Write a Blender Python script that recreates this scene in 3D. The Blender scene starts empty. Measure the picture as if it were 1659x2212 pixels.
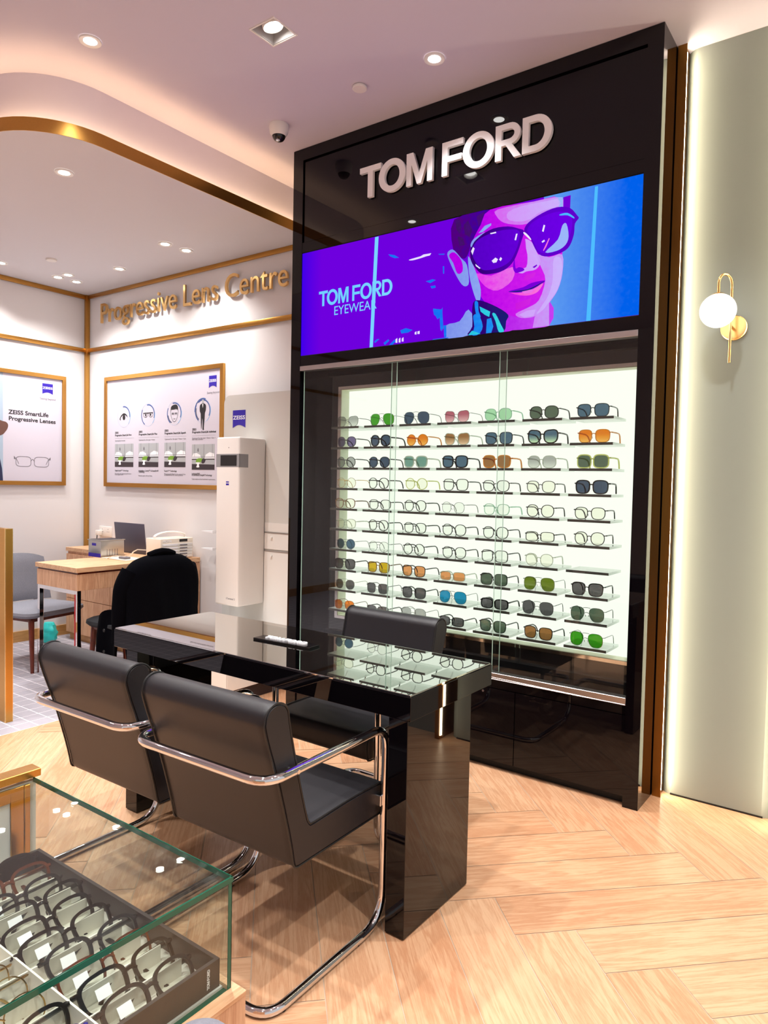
import bpy, bmesh, math, random
from mathutils import Vector, Matrix
random.seed(7)
S = bpy.context.scene
COL = S.collection
PI = math.pi
R = math.radians

# ------------------------------------------------------------------ camera
F_PX, YAW, PITCH, ROLL, CAM_H = 1531.2, 0.6278, -0.03906, 0.02053, 1.40
fw = Vector((-math.sin(YAW) * math.cos(PITCH), math.cos(YAW) * math.cos(PITCH), math.sin(PITCH)))
rt = fw.cross(Vector((0, 0, 1))).normalized()
up = rt.cross(fw)
rt, up = rt * math.cos(ROLL) + up * math.sin(ROLL), -rt * math.sin(ROLL) + up * math.cos(ROLL)
cd = bpy.data.cameras.new('camera')
cam = bpy.data.objects.new('camera', cd)
COL.objects.link(cam)
cd.sensor_fit = 'HORIZONTAL'
cd.sensor_width = 36.0
cd.lens = F_PX * 36.0 / 1659.0
cd.clip_start = 0.02
m = Matrix((rt, up, -fw)).transposed().to_4x4()
m.translation = Vector((0, 0, CAM_H))
cam.matrix_world = m
S.camera = cam

# ------------------------------------------------------------------ light set-up
S.view_settings.view_transform = 'Standard'
S.view_settings.look = 'None'
S.view_settings.gamma = 1.0
S.view_settings.exposure = 0.45
S.view_settings.use_curve_mapping = False
S.cycles.use_denoising = True
S.cycles.max_bounces = 10
S.cycles.diffuse_bounces = 4
S.cycles.glossy_bounces = 6
S.cycles.transmission_bounces = 8
S.cycles.transparent_max_bounces = 24
S.cycles.caustics_reflective = False
S.cycles.caustics_refractive = False
S.cycles.sample_clamp_indirect = 6.0
SPOT_W = 114.0          # watts of each ceiling downlight
NICHE_W = 66.0
COVE_E = 20.0            # emission of the cove strips
WALL_LED_E = 28.0
BOX_E = 0.84            # emission of the backlit display wall
SCREEN_E = 0.8
world = bpy.data.worlds.new('world')
S.world = world
world.use_nodes = True
bg = world.node_tree.nodes['Background']
bg.inputs['Color'].default_value = (1.0, 0.98, 0.985, 1)   # soft ambient fill added from the unseen open sides
bg.inputs['Strength'].default_value = 0.50

CEIL = 3.354
LOW = 3.042
CY = 3.12       # front plane of the black display cabinet
CXL, CXR = -2.975, -0.868
LX = -6.0       # left wall
BY = 3.646      # back wall of the lens centre
RY = 3.39       # panelled wall on the right

# ------------------------------------------------------------------ materials
def srgb(r, g, b):
    f = lambda c: (c / 255 / 12.92) if c / 255 <= 0.04045 else ((c / 255 + 0.055) / 1.055) ** 2.4
    return (f(r), f(g), f(b), 1.0)
def inp(n, name, v):
    if name in n.inputs: n.inputs[name].default_value = v
def mat(name, col, rough=0.5, metal=0.0, ior=1.5, coat=0.0, noise=0.0, nscale=20.0, bump=0.0, bscale=200.0, emit=None, es=0.0, stretch=None):
    m = bpy.data.materials.new(name)
    m.use_nodes = True
    nt = m.node_tree
    b = nt.nodes['Principled BSDF']
    inp(b, 'Base Color', col); inp(b, 'Roughness', rough); inp(b, 'Metallic', metal); inp(b, 'IOR', ior)
    inp(b, 'Coat Weight', coat); inp(b, 'Coat Roughness', 0.03)
    if emit: inp(b, 'Emission Color', emit); inp(b, 'Emission Strength', es)
    if noise or bump:
        tc = nt.nodes.new('ShaderNodeTexCoord')
        mp = nt.nodes.new('ShaderNodeMapping')
        nt.links.new(tc.outputs['Object'], mp.inputs['Vector'])
        if stretch: mp.inputs['Scale'].default_value = stretch
    if noise:
        n = nt.nodes.new('ShaderNodeTexNoise'); n.inputs['Scale'].default_value = nscale; n.inputs['Detail'].default_value = 4
        nt.links.new(mp.outputs['Vector'], n.inputs['Vector'])
        mx = nt.nodes.new('ShaderNodeMix'); mx.data_type = 'RGBA'
        mx.inputs['A'].default_value = tuple(c * (1 - noise) for c in col[:3]) + (1,)
        mx.inputs['B'].default_value = tuple(min(1, c * (1 + noise)) for c in col[:3]) + (1,)
        nt.links.new(n.outputs['Fac'], mx.inputs['Factor'])
        nt.links.new(mx.outputs['Result'], b.inputs['Base Color'])
    if bump:
        n2 = nt.nodes.new('ShaderNodeTexNoise'); n2.inputs['Scale'].default_value = bscale; n2.inputs['Detail'].default_value = 3
        nt.links.new(mp.outputs['Vector'], n2.inputs['Vector'])
        bp = nt.nodes.new('ShaderNodeBump'); bp.inputs['Strength'].default_value = bump; bp.inputs['Distance'].default_value = 0.002
        nt.links.new(n2.outputs['Fac'], bp.inputs['Height'])
        nt.links.new(bp.outputs['Normal'], b.inputs['Normal'])
    return m
def glow(name, col, s):
    m = bpy.data.materials.new(name)
    m.use_nodes = True
    nt = m.node_tree
    nt.nodes.remove(nt.nodes['Principled BSDF'])
    e = nt.nodes.new('ShaderNodeEmission')
    e.inputs['Color'].default_value = col; e.inputs['Strength'].default_value = s
    nt.links.new(e.outputs[0], nt.nodes['Material Output'].inputs['Surface'])
    return m
def glass(name, tint=(1, 1, 1, 1), ior=1.5, body=None, bodyfac=0.0, rough=0.0, grad=None):
    """thin sheet: tinted see-through, Fresnel mirror on top, optional milky body"""
    m = bpy.data.materials.new(name)
    m.use_nodes = True
    nt = m.node_tree
    nt.nodes.remove(nt.nodes['Principled BSDF'])
    t = nt.nodes.new('ShaderNodeBsdfTransparent'); t.inputs['Color'].default_value = tint
    last = t.outputs[0]
    if grad:   # lens tint that fades towards the lower rim (object z)
        tc = nt.nodes.new('ShaderNodeTexCoord'); sp = nt.nodes.new('ShaderNodeSeparateXYZ')
        nt.links.new(tc.outputs['Object'], sp.inputs[0])
        mr = nt.nodes.new('ShaderNodeMapRange'); mr.inputs['From Min'].default_value = 0.004; mr.inputs['From Max'].default_value = 0.042
        nt.links.new(sp.outputs['Z'], mr.inputs['Value'])
        mx = nt.nodes.new('ShaderNodeMix'); mx.data_type = 'RGBA'
        mx.inputs['A'].default_value = grad; mx.inputs['B'].default_value = tint
        nt.links.new(mr.outputs[0], mx.inputs['Factor']); nt.links.new(mx.outputs['Result'], t.inputs['Color'])
    if body:
        d = nt.nodes.new('ShaderNodeBsdfDiffuse'); d.inputs['Color'].default_value = body
        mb = nt.nodes.new('ShaderNodeMixShader'); mb.inputs[0].default_value = bodyfac
        nt.links.new(last, mb.inputs[1]); nt.links.new(d.outputs[0], mb.inputs[2]); last = mb.outputs[0]
    g = nt.nodes.new('ShaderNodeBsdfGlossy'); g.inputs['Roughness'].default_value = rough
    # Schlick reflectance from the surface normal, the same on both faces of the sheet
    ge = nt.nodes.new('ShaderNodeNewGeometry'); vm = nt.nodes.new('ShaderNodeVectorMath'); vm.operation = 'DOT_PRODUCT'
    nt.links.new(ge.outputs['Incoming'], vm.inputs[0]); nt.links.new(ge.outputs['Normal'], vm.inputs[1])
    ab = nt.nodes.new('ShaderNodeMath'); ab.operation = 'ABSOLUTE'; nt.links.new(vm.outputs['Value'], ab.inputs[0])
    om = nt.nodes.new('ShaderNodeMath'); om.operation = 'SUBTRACT'; om.inputs[0].default_value = 1.0; nt.links.new(ab.outputs[0], om.inputs[1])
    pw = nt.nodes.new('ShaderNodeMath'); pw.operation = 'POWER'; pw.inputs[1].default_value = 5.0; nt.links.new(om.outputs[0], pw.inputs[0])
    f0 = ((ior - 1) / (ior + 1)) ** 2
    fr = nt.nodes.new('ShaderNodeMath'); fr.operation = 'MULTIPLY_ADD'; fr.inputs[1].default_value = 1 - f0; fr.inputs[2].default_value = f0
    nt.links.new(pw.outputs[0], fr.inputs[0])
    ms = nt.nodes.new('ShaderNodeMixShader')
    nt.links.new(fr.outputs[0], ms.inputs[0]); nt.links.new(last, ms.inputs[1]); nt.links.new(g.outputs[0], ms.inputs[2])
    nt.links.new(ms.outputs[0], nt.nodes['Material Output'].inputs['Surface'])
    return m
def wood(name, c1, c2, scale=6.0, rough=0.45, axis='X', use_uv=False):
    """straight-grained wood; use_uv takes the grain from plank UVs and tone from the plank's own random value"""
    m = bpy.data.materials.new(name)
    m.use_nodes = True
    nt = m.node_tree; N = nt.nodes; L = nt.links
    b = N['Principled BSDF']; inp(b, 'Roughness', rough)
    tc = N.new('ShaderNodeTexCoord'); mp = N.new('ShaderNodeMapping')
    L.new(tc.outputs['UV' if use_uv else 'Object'], mp.inputs['Vector'])
    sc = {'X': (1.0, 9.0, 9.0), 'Y': (9.0, 1.0, 9.0), 'Z': (9.0, 9.0, 1.0)}[axis]
    mp.inputs['Scale'].default_value = tuple(v * (0.7 if v == 1.0 else 1.15) for v in sc) if use_uv else sc
    n1 = N.new('ShaderNodeTexNoise'); n1.inputs['Scale'].default_value = scale * 0.5; n1.inputs['Detail'].default_value = 5; n1.inputs['Distortion'].default_value = 0.9
    n2 = N.new('ShaderNodeTexNoise'); n2.inputs['Scale'].default_value = scale * 4.0; n2.inputs['Detail'].default_value = 6; n2.inputs['Roughness'].default_value = 0.7
    L.new(mp.outputs[0], n1.inputs['Vector'])
    mp2 = N.new('ShaderNodeMapping'); mp2.inputs['Scale'].default_value = tuple(v * (1.0 if v == 1.0 else 1.6) for v in sc)
    L.new(tc.outputs['UV' if use_uv else 'Object'], mp2.inputs['Vector']); L.new(mp2.outputs[0], n2.inputs['Vector'])
    w = N.new('ShaderNodeMath'); w.operation = 'MULTIPLY'; w.inputs[1].default_value = 9.0
    L.new(n1.outputs['Fac'], w.inputs[0])
    sn = N.new('ShaderNodeMath'); sn.operation = 'SINE'
    w2 = N.new('ShaderNodeMath'); w2.operation = 'MULTIPLY'; w2.inputs[1].default_value = 3.2
    L.new(w.outputs[0], w2.inputs[0]); L.new(w2.outputs[0], sn.inputs[0])
    ad = N.new('ShaderNodeMath'); ad.operation = 'MULTIPLY_ADD'; ad.inputs[1].default_value = 0.16; ad.inputs[2].default_value = 0.0
    L.new(sn.outputs[0], ad.inputs[0])
    ad2 = N.new('ShaderNodeMath'); ad2.operation = 'ADD'
    L.new(ad.outputs[0], ad2.inputs[0]); L.new(n2.outputs['Fac'], ad2.inputs[1])
    fac = ad2.outputs[0]
    if use_uv:
        at_ = N.new('ShaderNodeAttribute'); at_.attribute_name = 'tone'
        ad3 = N.new('ShaderNodeMath'); ad3.operation = 'MULTIPLY_ADD'; ad3.inputs[1].default_value = 0.34
        L.new(at_.outputs['Fac'], ad3.inputs[0]); L.new(fac, ad3.inputs[2]); 
        ad4 = N.new('ShaderNodeMath'); ad4.operation = 'ADD'; ad4.inputs[1].default_value = -0.17
        L.new(ad3.outputs[0], ad4.inputs[0]); fac = ad4.outputs[0]
    mr = N.new('ShaderNodeMapRange'); mr.inputs['From Min'].default_value = 0.25; mr.inputs['From Max'].default_value = 0.8
    L.new(fac, mr.inputs['Value'])
    mx = N.new('ShaderNodeMix'); mx.data_type = 'RGBA'; mx.inputs['A'].default_value = c1; mx.inputs['B'].default_value = c2
    L.new(mr.outputs[0], mx.inputs['Factor']); L.new(mx.outputs['Result'], b.inputs['Base Color'])
    return m

M = {}
M['ceil'] = mat('screen_tinted_ceiling_paint', srgb(212, 206, 220), 0.9)  # lavender cast of the screen's light is mixed into this paint colour
M['lowceil'] = mat('lower_ceiling_paint', srgb(222, 219, 222), 0.9)
M['wall'] = mat('white_wall_paint', srgb(232, 227, 226), 0.85)
M['green'] = mat('sage_wall_panel', srgb(136, 143, 137), 0.5, noise=0.04, nscale=1.5)
M['floorwood'] = wood('wood_look_tile', srgb(222, 177, 139), srgb(198, 142, 104), 6.0, 0.36, 'X', True)
M['grout'] = mat('grout', srgb(205, 180, 155), 0.9)
M['tile'] = mat('grey_floor_tile', srgb(168, 162, 170), 0.6, noise=0.08, nscale=12)
M['tilegrout'] = mat('white_tile_grout', srgb(240, 232, 236), 0.9)
M['black'] = mat('black_gloss_lacquer', srgb(8, 5, 8), 0.02, ior=1.42)
M['blackglass'] = mat('dark_mirror_glass', srgb(212, 216, 212), 0.012, 1.0)
M['groove'] = mat('black_groove', srgb(3, 3, 3), 0.6)
M['darkpanel'] = mat('dark_gloss_panel', srgb(27, 26, 29), 0.03, ior=1.55)
M['alu'] = mat('brushed_aluminium', srgb(205, 198, 196), 0.32, 1.0, noise=0.05, nscale=60, stretch=(0.2, 5, 5))
M['chrome'] = mat('polished_chrome', srgb(225, 225, 228), 0.05, 1.0)
M['mirror'] = mat('mirror_trim', srgb(200, 195, 190), 0.06, 1.0)
M['brass'] = mat('brushed_brass', srgb(205, 152, 78), 0.28, 1.0, noise=0.08, nscale=30, stretch=(0.3, 8, 8))
M['brassdark'] = mat('bronze_trim', srgb(160, 112, 52), 0.33, 1.0, noise=0.08, nscale=30, stretch=(6, 6, .3))
M['gold'] = mat('polished_gold', srgb(240, 196, 130), 0.22, 1.0)
M['leather'] = mat('black_leather', srgb(30, 28, 32), 0.42, ior=1.45, bump=0.25, bscale=900)
M['welt'] = mat('black_leather_piping', srgb(20, 18, 19), 0.45)
M['rubber'] = mat('black_rubber', srgb(15, 15, 15), 0.6)
M['white'] = mat('white_lacquer', srgb(238, 234, 228), 0.35)
M['instrument'] = mat('white_instrument_shell', srgb(240, 234, 228), 0.28)
M['greyband'] = mat('grey_band', srgb(150, 150, 152), 0.35)
M['blackscreen'] = mat('black_screen', srgb(14, 12, 14), 0.1)
M['zeissblue'] = mat('blue_print', srgb(46, 20, 165), 0.5)
M['print_white'] = mat('white_print', srgb(252, 250, 252), 0.5)
M['print_black'] = mat('black_print', srgb(20, 18, 22), 0.6)
M['print_grey'] = mat('grey_print', srgb(112, 108, 116), 0.6)
M['print_blue'] = mat('dark_blue_print', srgb(48, 84, 150), 0.6)
M['print_lblue'] = mat('pale_blue_print', srgb(150, 190, 228), 0.6)
M['print_photo'] = mat('photo_print', srgb(178, 180, 182), 0.5)
M['print_dark'] = mat('dark_photo_print', srgb(52, 42, 46), 0.5)
M['print_green'] = mat('green_photo_print', srgb(120, 165, 50), 0.5)
M['print_skin'] = mat('skin_print', srgb(105, 70, 58), 0.5)
M['print_navy'] = mat('navy_print', srgb(35, 42, 78), 0.5)
M['print_sky'] = mat('pale_sky_print', srgb(170, 188, 205), 0.5)
M['poster'] = mat('poster_paper', srgb(212, 205, 216), 0.45, noise=0.03, nscale=1.2)
M['oak'] = wood('oak_veneer_front', srgb(226, 180, 142), srgb(196, 142, 106), 5.0, 0.45, 'Z')
M['oaktop'] = wood('oak_veneer_top', srgb(232, 190, 148), srgb(205, 152, 110), 5.0, 0.4, 'Y')
M['baseboard'] = wood('wood_baseboard', srgb(205, 155, 95), srgb(180, 128, 72), 3.0, 0.35, 'Y')
M['greyfabric'] = mat('grey_woven_fabric', srgb(134, 134, 143), 0.95, noise=0.22, nscale=160, bump=0.5, bscale=500)
M['darkfabric'] = mat('charcoal_fabric', srgb(36, 38, 42), 0.95, noise=0.2, nscale=160)
M['walnut'] = wood('red_brown_wood', srgb(112, 42, 24), srgb(74, 26, 16), 8.0, 0.3, 'Z')
M['jacket'] = mat('black_wool', srgb(3, 3, 7), 0.95, ior=1.15, noise=0.25, nscale=8)
M['steel'] = mat('stainless_steel', srgb(190, 188, 184), 0.3, 1.0, noise=0.1, nscale=10)
M['laptop'] = mat('dark_grey_laptop', srgb(78, 74, 90), 0.4)
M['cream'] = mat('cream_plastic', srgb(236, 222, 204), 0.4)
M['teal'] = mat('teal_plastic_bag', srgb(40, 200, 195), 0.4, bump=0.8, bscale=30)
M['red'] = mat('red_tape', srgb(200, 30, 40), 0.5)
M['traywhite'] = mat('cream_tray_lining', srgb(236, 228, 218), 0.8)
M['trayblack'] = mat('dark_brown_tray_shell', srgb(50, 40, 38), 0.42)
M['pane'] = glass('clear_glass_pane', (0.975, 0.99, 0.98, 1), 1.45)
M['casepane'] = glass('display_case_glass', (0.94, 0.97, 0.95, 1), 1.5)
M['glassedge'] = mat('green_glass_edge', srgb(22, 92, 70), 0.08, emit=None)
M['glassedge_l'] = mat('pale_glass_edge', srgb(200, 235, 220), 0.1)
M['acrylic'] = glass('acrylic_shelf', (0.86, 0.9, 0.87, 1), 1.5, (0.9, 0.95, 0.92, 1), 0.35)
M['frosted'] = glass('frosted_panel', (0.85, 0.87, 0.85, 1), 1.5, srgb(222, 218, 212), 0.75)
M['domeglass'] = mat('dark_dome', srgb(25, 20, 20), 0.05)
M['lamp'] = glow('downlight_lamp', (1.0, 0.97, 0.92, 1), 14.0)
M['lampgrey'] = mat('downlight_reflector', srgb(190, 188, 188), 0.35)
M['led'] = glow('warm_led_strip', (1.0, 0.66, 0.36, 1), COVE_E)
M['wallled'] = glow('warm_white_led_strip', (1.0, 0.83, 0.58, 1), WALL_LED_E)
M['globe'] = glow('opal_globe', (1.0, 0.95, 0.88, 1), 1.6)
M['boxlight'] = glow('backlit_acrylic', (0.95, 1.0, 0.87, 1), BOX_E)
M['boxside'] = mat('light_box_side', srgb(225, 230, 205), 0.5)

# ------------------------------------------------------------------ object helpers
def put(name, mesh, parent=None, loc=None, rz=0.0, label=None, cat=None, group=None, kind=None):
    o = bpy.data.objects.new(name, mesh)
    COL.objects.link(o)
    if loc: o.location = loc
    if rz: o.rotation_euler = (0, 0, rz)
    if parent: o.parent = parent
    tag(o, label, cat, group, kind)
    return o
def tag(o, label=None, cat=None, group=None, kind=None):
    if label: o['label'] = label
    if cat: o['category'] = cat
    if group: o['group'] = group
    if kind: o['kind'] = kind
    return o
def root(name, loc, label, cat, group=None, rz=0.0):
    return put(name, None, None, loc, rz, label, cat, group)
class MB:
    """collects shapes into one mesh"""
    def __init__(s): s.v = []; s.f = []; s.smooth = []; s.mi = []; s.cur = 0
    def add(s, vs, fs, smooth=False):
        n = len(s.v); s.v += [tuple(v) for v in vs]
        for f in fs: s.f.append([n + i for i in f]); s.smooth.append(smooth); s.mi.append(s.cur)
        return s
    def box(s, x0, x1, y0, y1, z0, z1):
        x0, x1 = sorted((x0, x1)); y0, y1 = sorted((y0, y1)); z0, z1 = sorted((z0, z1))
        return s.add([(x0,y0,z0),(x1,y0,z0),(x1,y1,z0),(x0,y1,z0),(x0,y0,z1),(x1,y0,z1),(x1,y1,z1),(x0,y1,z1)],
                     [(3,2,1,0),(4,5,6,7),(0,1,5,4),(1,2,6,5),(2,3,7,6),(3,0,4,7)])
    def prism(s, pts, h0, h1, axis='Z', smooth=False):
        """polygon in two axes pushed along the third; pts CCW seen from +axis"""
        def P(a, b, h): return {'Z': (a, b, h), 'Y': (a, h, b), 'X': (h, a, b)}[axis]
        n = len(pts)
        vs = [P(a, b, h0) for a, b in pts] + [P(a, b, h1) for a, b in pts]
        s.add(vs, [tuple(range(n - 1, -1, -1)), tuple(range(n, 2 * n))])
        k = len(s.v) - 2 * n
        for i in range(n):
            j = (i + 1) % n
            s.f.append([k + i, k + j, k + n + j, k + n + i]); s.smooth.append(smooth); s.mi.append(s.cur)
        return s
    def tube(s, path, r, seg=10, closed=False, caps=True, flat=None):
        path = [Vector(p) for p in path]
        n = len(path); T = []
        for i in range(n):
            a = path[(i - 1) % n] if (closed or i > 0) else path[i]
            b = path[(i + 1) % n] if (closed or i < n - 1) else path[i]
            T.append((b - a).normalized())
        ref = Vector((0, 0, 1)) if abs(T[0].z) < 0.9 else Vector((1, 0, 0))
        u = (ref - T[0] * ref.dot(T[0])).normalized()
        vs = []; rr = r if isinstance(r, (list, tuple)) else [r] * n
        for i in range(n):
            u = (u - T[i] * u.dot(T[i])).normalized(); w = T[i].cross(u)
            for k in range(seg):
                a = 2 * PI * k / seg
                vs.append(path[i] + (u * math.cos(a) * (flat or 1.0) + w * math.sin(a)) * rr[i])
        fs = []
        for i in range(n if closed else n - 1):
            j = (i + 1) % n
            for k in range(seg):
                l = (k + 1) % seg
                fs.append((i * seg + k, i * seg + l, j * seg + l, j * seg + k))
        s.add(vs, fs, True)
        if caps and not closed:
            base = len(s.v) - len(vs)
            s.f.append([base + k for k in range(seg - 1, -1, -1)]); s.smooth.append(False); s.mi.append(s.cur)
            s.f.append([base + (n - 1) * seg + k for k in range(seg)]); s.smooth.append(False); s.mi.append(s.cur)
        return s
    def lathe(s, prof, c=(0, 0, 0), seg=32, axis='Z', smooth=True):
        """prof: list of (radius, height)"""
        vs = []
        for r_, h in prof:
            for k in range(seg):
                a = 2 * PI * k / seg; x = r_ * math.cos(a); y = r_ * math.sin(a)
                p = {'Z': (x, y, h), 'Y': (x, h, -y), 'X': (h, x, y)}[axis]
                vs.append((p[0] + c[0], p[1] + c[1], p[2] + c[2]))
        fs = []
        for i in range(len(prof) - 1):
            for k in range(seg):
                l = (k + 1) % seg
                fs.append((i * seg + k, i * seg + l, (i + 1) * seg + l, (i + 1) * seg + k))
        return s.add(vs, fs, smooth)
    def mesh(s, name, mats, bevel=0.0, bseg=2, weld=True, sharp=True):
        me = bpy.data.meshes.new(name)
        me.from_pydata(s.v, [], s.f)
        for mm in (mats if isinstance(mats, (list, tuple)) else [mats]): me.materials.append(mm)
        me.polygons.foreach_set('use_smooth', s.smooth)
        me.polygons.foreach_set('material_index', s.mi)
        bm = bmesh.new(); bm.from_mesh(me)
        if weld: bmesh.ops.remove_doubles(bm, verts=bm.verts, dist=1e-5)
        bmesh.ops.recalc_face_normals(bm, faces=bm.faces)
        if bevel:
            ed = [e for e in bm.edges if len(e.link_faces) == 2 and e.calc_face_angle(0) > 0.6]
            bmesh.ops.bevel(bm, geom=ed, offset=bevel, segments=bseg, profile=0.5, affect='EDGES', clamp_overlap=True)
            if bseg > 1:
                for f in bm.faces: f.smooth = True
        for e in bm.edges:
            if len(e.link_faces) == 2 and e.calc_face_angle(0) > R(40): e.smooth = False
        bm.to_mesh(me); bm.free()
        return me
    def put(s, name, mats, parent=None, bevel=0.0, bseg=2, loc=None, rz=0, **kw):
        return put(name, s.mesh(name, mats, bevel, bseg), parent, loc, rz, **kw)
def box(name, d, mt, parent=None, bevel=0.0, **kw):
    return MB().box(*d).put(name, mt, parent, bevel, **kw)
def copy_tree(o, parent=None):
    c = o.copy(); COL.objects.link(c)
    if parent: c.parent = parent
    for ch in list(o.children): copy_tree(ch, c)
    return c
def arc(c, r, a0, a1, n, plane='YZ', fixed=0.0):
    out = []
    for i in range(n + 1):
        a = R(a0 + (a1 - a0) * i / n); p, q = c[0] + r * math.cos(a), c[1] + r * math.sin(a)
        out.append({'YZ': (fixed, p, q), 'XY': (p, q, fixed), 'XZ': (p, fixed, q)}[plane])
    return out
def rounded(pts, r, n=6):
    """round the corners of a 3-D polyline; r may be a list"""
    out = [Vector(pts[0])]
    for i in range(1, len(pts) - 1):
        p, a, b = Vector(pts[i]), Vector(pts[i - 1]), Vector(pts[i + 1])
        rr = r[i - 1] if isinstance(r, (list, tuple)) else r
        d1, d2 = (a - p).normalized(), (b - p).normalized()
        s_, e_ = p + d1 * rr, p + d2 * rr
        for k in range(n + 1):
            t = k / n; out.append(s_ * (1 - t) ** 2 + p * 2 * t * (1 - t) + e_ * t ** 2)
    out.append(Vector(pts[-1]))
    return out
def curve_mesh(name, splines, extrude, mt, bevel=0.0):
    """2-D filled outlines (even-odd) in the local XY plane, pushed along Z"""
    cu = bpy.data.curves.new(name, 'CURVE'); cu.dimensions = '2D'; cu.fill_mode = 'BOTH'; cu.extrude = extrude; cu.bevel_depth = bevel
    for pts in splines:
        sp = cu.splines.new('POLY'); sp.points.add(len(pts) - 1); sp.use_cyclic_u = True
        for i, (x, y) in enumerate(pts): sp.points[i].co = (x, y, 0, 1)
    return cu2mesh(cu, name, mt)
def cu2mesh(cu, name, mt):
    o = bpy.data.objects.new('tmp', cu); COL.objects.link(o)
    dg = bpy.context.evaluated_depsgraph_get(); dg.update()
    me = bpy.data.meshes.new_from_object(o.evaluated_get(dg))
    me.name = name
    bpy.data.objects.remove(o); bpy.data.curves.remove(cu)
    me.materials.clear(); me.materials.append(mt)
    return me
def text_mesh(body, size, mt, extrude=0.0004, offset=0.0, align='LEFT', name='printed_text', sx=1.0, bevel=0.0, res=4):
    cu = bpy.data.curves.new(name, 'FONT'); cu.body = body; cu.size = size; cu.extrude = extrude; cu.offset = offset
    cu.align_x = align; cu.resolution_u = res; cu.bevel_depth = bevel; cu.space_line = 0.50
    me = cu2mesh(cu, name, mt)
    if sx != 1.0:
        for v in me.vertices: v.co.x *= sx
    return me
def face_y(o, x, y, z):
    """stand a local-XY drawing upright facing -Y"""
    o.matrix_local = Matrix.Translation((x, y, z)) @ Matrix.Rotation(PI / 2, 4, 'X')
def face_x(o, x, y, z):
    """stand a local-XY drawing upright facing +X, reading along +Y"""
    o.matrix_local = Matrix.Translation((x, y, z)) @ Matrix.Rotation(PI / 2, 4, 'Z') @ Matrix.Rotation(PI / 2, 4, 'X')
# ================================================================== SETTING
# --- wood-look herringbone floor
W_, NP = 0.202, 5
def make_floor():
    ox, oy = -1.062, 2.150
    u = Vector((1, 1)) / math.sqrt(2); v = Vector((1, -1)) / math.sqrt(2)
    vs, fs, uvs, tones = [], [], [], []
    rnd = random.Random(3)
    def plank(i0, j0, horiz):
        a0, a1 = (i0, i0 + NP) if horiz else (i0, i0 + 1)
        b0, b1 = (j0, j0 + 1) if horiz else (j0, j0 + NP)
        g = 0.0016 / W_
        cs = [(a0 + g, b0 + g), (a1 - g, b0 + g), (a1 - g, b1 - g), (a0 + g, b1 - g)]
        P = [Vector((ox, oy)) + (u * a + v * b) * W_ for a, b in cs]
        if all(p.x < -3.9 for p in P) or min(p.y for p in P) > BY or max(p.y for p in P) < -2.6 or min(p.x for p in P) > 2.4: return
        n = len(vs); du, dv = rnd.random() * 40, rnd.random() * 40; t = rnd.random()
        for (a, b), p in zip(cs, P):
            vs.append((p.x, p.y, 0.0)); L_ = (a, b) if horiz else (b, a)
            uvs.append((L_[0] * W_ + du, L_[1] * W_ + dv)); tones.append(t)
        fs.append((n + 3, n + 2, n + 1, n))
    for j in range(-40, 40):
        for m_ in range(-6, 7):
            plank(j + 2 * NP * m_, j, True)
            plank(j - 1 + 2 * NP * m_, j, False)
    me = bpy.data.meshes.new('floor'); me.from_pydata(vs, [], fs)
    me.materials.append(M['floorwood'])
    ul = me.uv_layers.new(name='UVMap')
    for p in me.polygons:
        for li in p.loop_indices: ul.data[li].uv = uvs[me.loops[li].vertex_index]
    at_ = me.attributes.new('tone', 'FLOAT', 'POINT')
    for i, t in enumerate(tones): at_.data[i].value = t
    # cut the planks where the grey tile starts and at the outer limits
    bm = bmesh.new(); bm.from_mesh(me)
    for co, no in (((-3.875, 0, 0), (-1, 0, 0)), ((0, BY, 0), (0, 1, 0)), ((2.4, 0, 0), (1, 0, 0)), ((0, -2.6, 0), (0, -1, 0))):
        bmesh.ops.bisect_plane(bm, geom=bm.verts[:] + bm.edges[:] + bm.faces[:], plane_co=co, plane_no=no, clear_outer=True)
    bm.to_mesh(me); bm.free()
    put('floor', me, kind='structure')
make_floor()
box('floor_grout', (-3.875, 2.4, -2.6, BY, -0.06, -0.0015), M['grout'], kind='structure')
def make_tiles():
    mb = MB(); px, py = 0.1025, 0.1045; x1 = -3.878; y0 = 1.964 - 50 * py; n = 0
    i = 0
    while x1 - i * px > LX:
        xa, xb = max(LX, x1 - (i + 1) * px), x1 - i * px
        for j in range(0, 67):
            a, b = y0 + j * py, y0 + (j + 1) * py
            if b > BY or a < -2.6: continue
            g = 0.0035
            mb.add([(xa + g, a + g, 0), (xb - g, a + g, 0), (xb - g, b - g, 0), (xa + g, b - g, 0)], [(0, 1, 2, 3)])
        i += 1
    mb.put('floor_tiles', M['tile'], kind='structure')
    box('floor_tile_grout', (LX, -3.875, -2.6, BY, -0.06, -0.0008), M['tilegrout'], kind='structure')
make_tiles()

# --- walls
box('wall_left', (LX - 0.1, LX, -2.6, BY + 0.1, 0, CEIL), M['wall'], kind='structure')
box('wall_back', (LX, -2.9, BY, BY + 0.1, 0, CEIL), M['wall'], kind='structure')
box('wall_behind', (LX, -1.0, -2.7, -2.6, 0, CEIL), M['wall'], kind='structure')
box('baseboard_left', (LX, LX + 0.015, -2.6, BY, 0, 0.09), M['baseboard'], kind='structure')
box('baseboard_back', (LX + 0.015, -3.0, BY - 0.015, BY, 0, 0.09), M['baseboard'], kind='structure')
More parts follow.
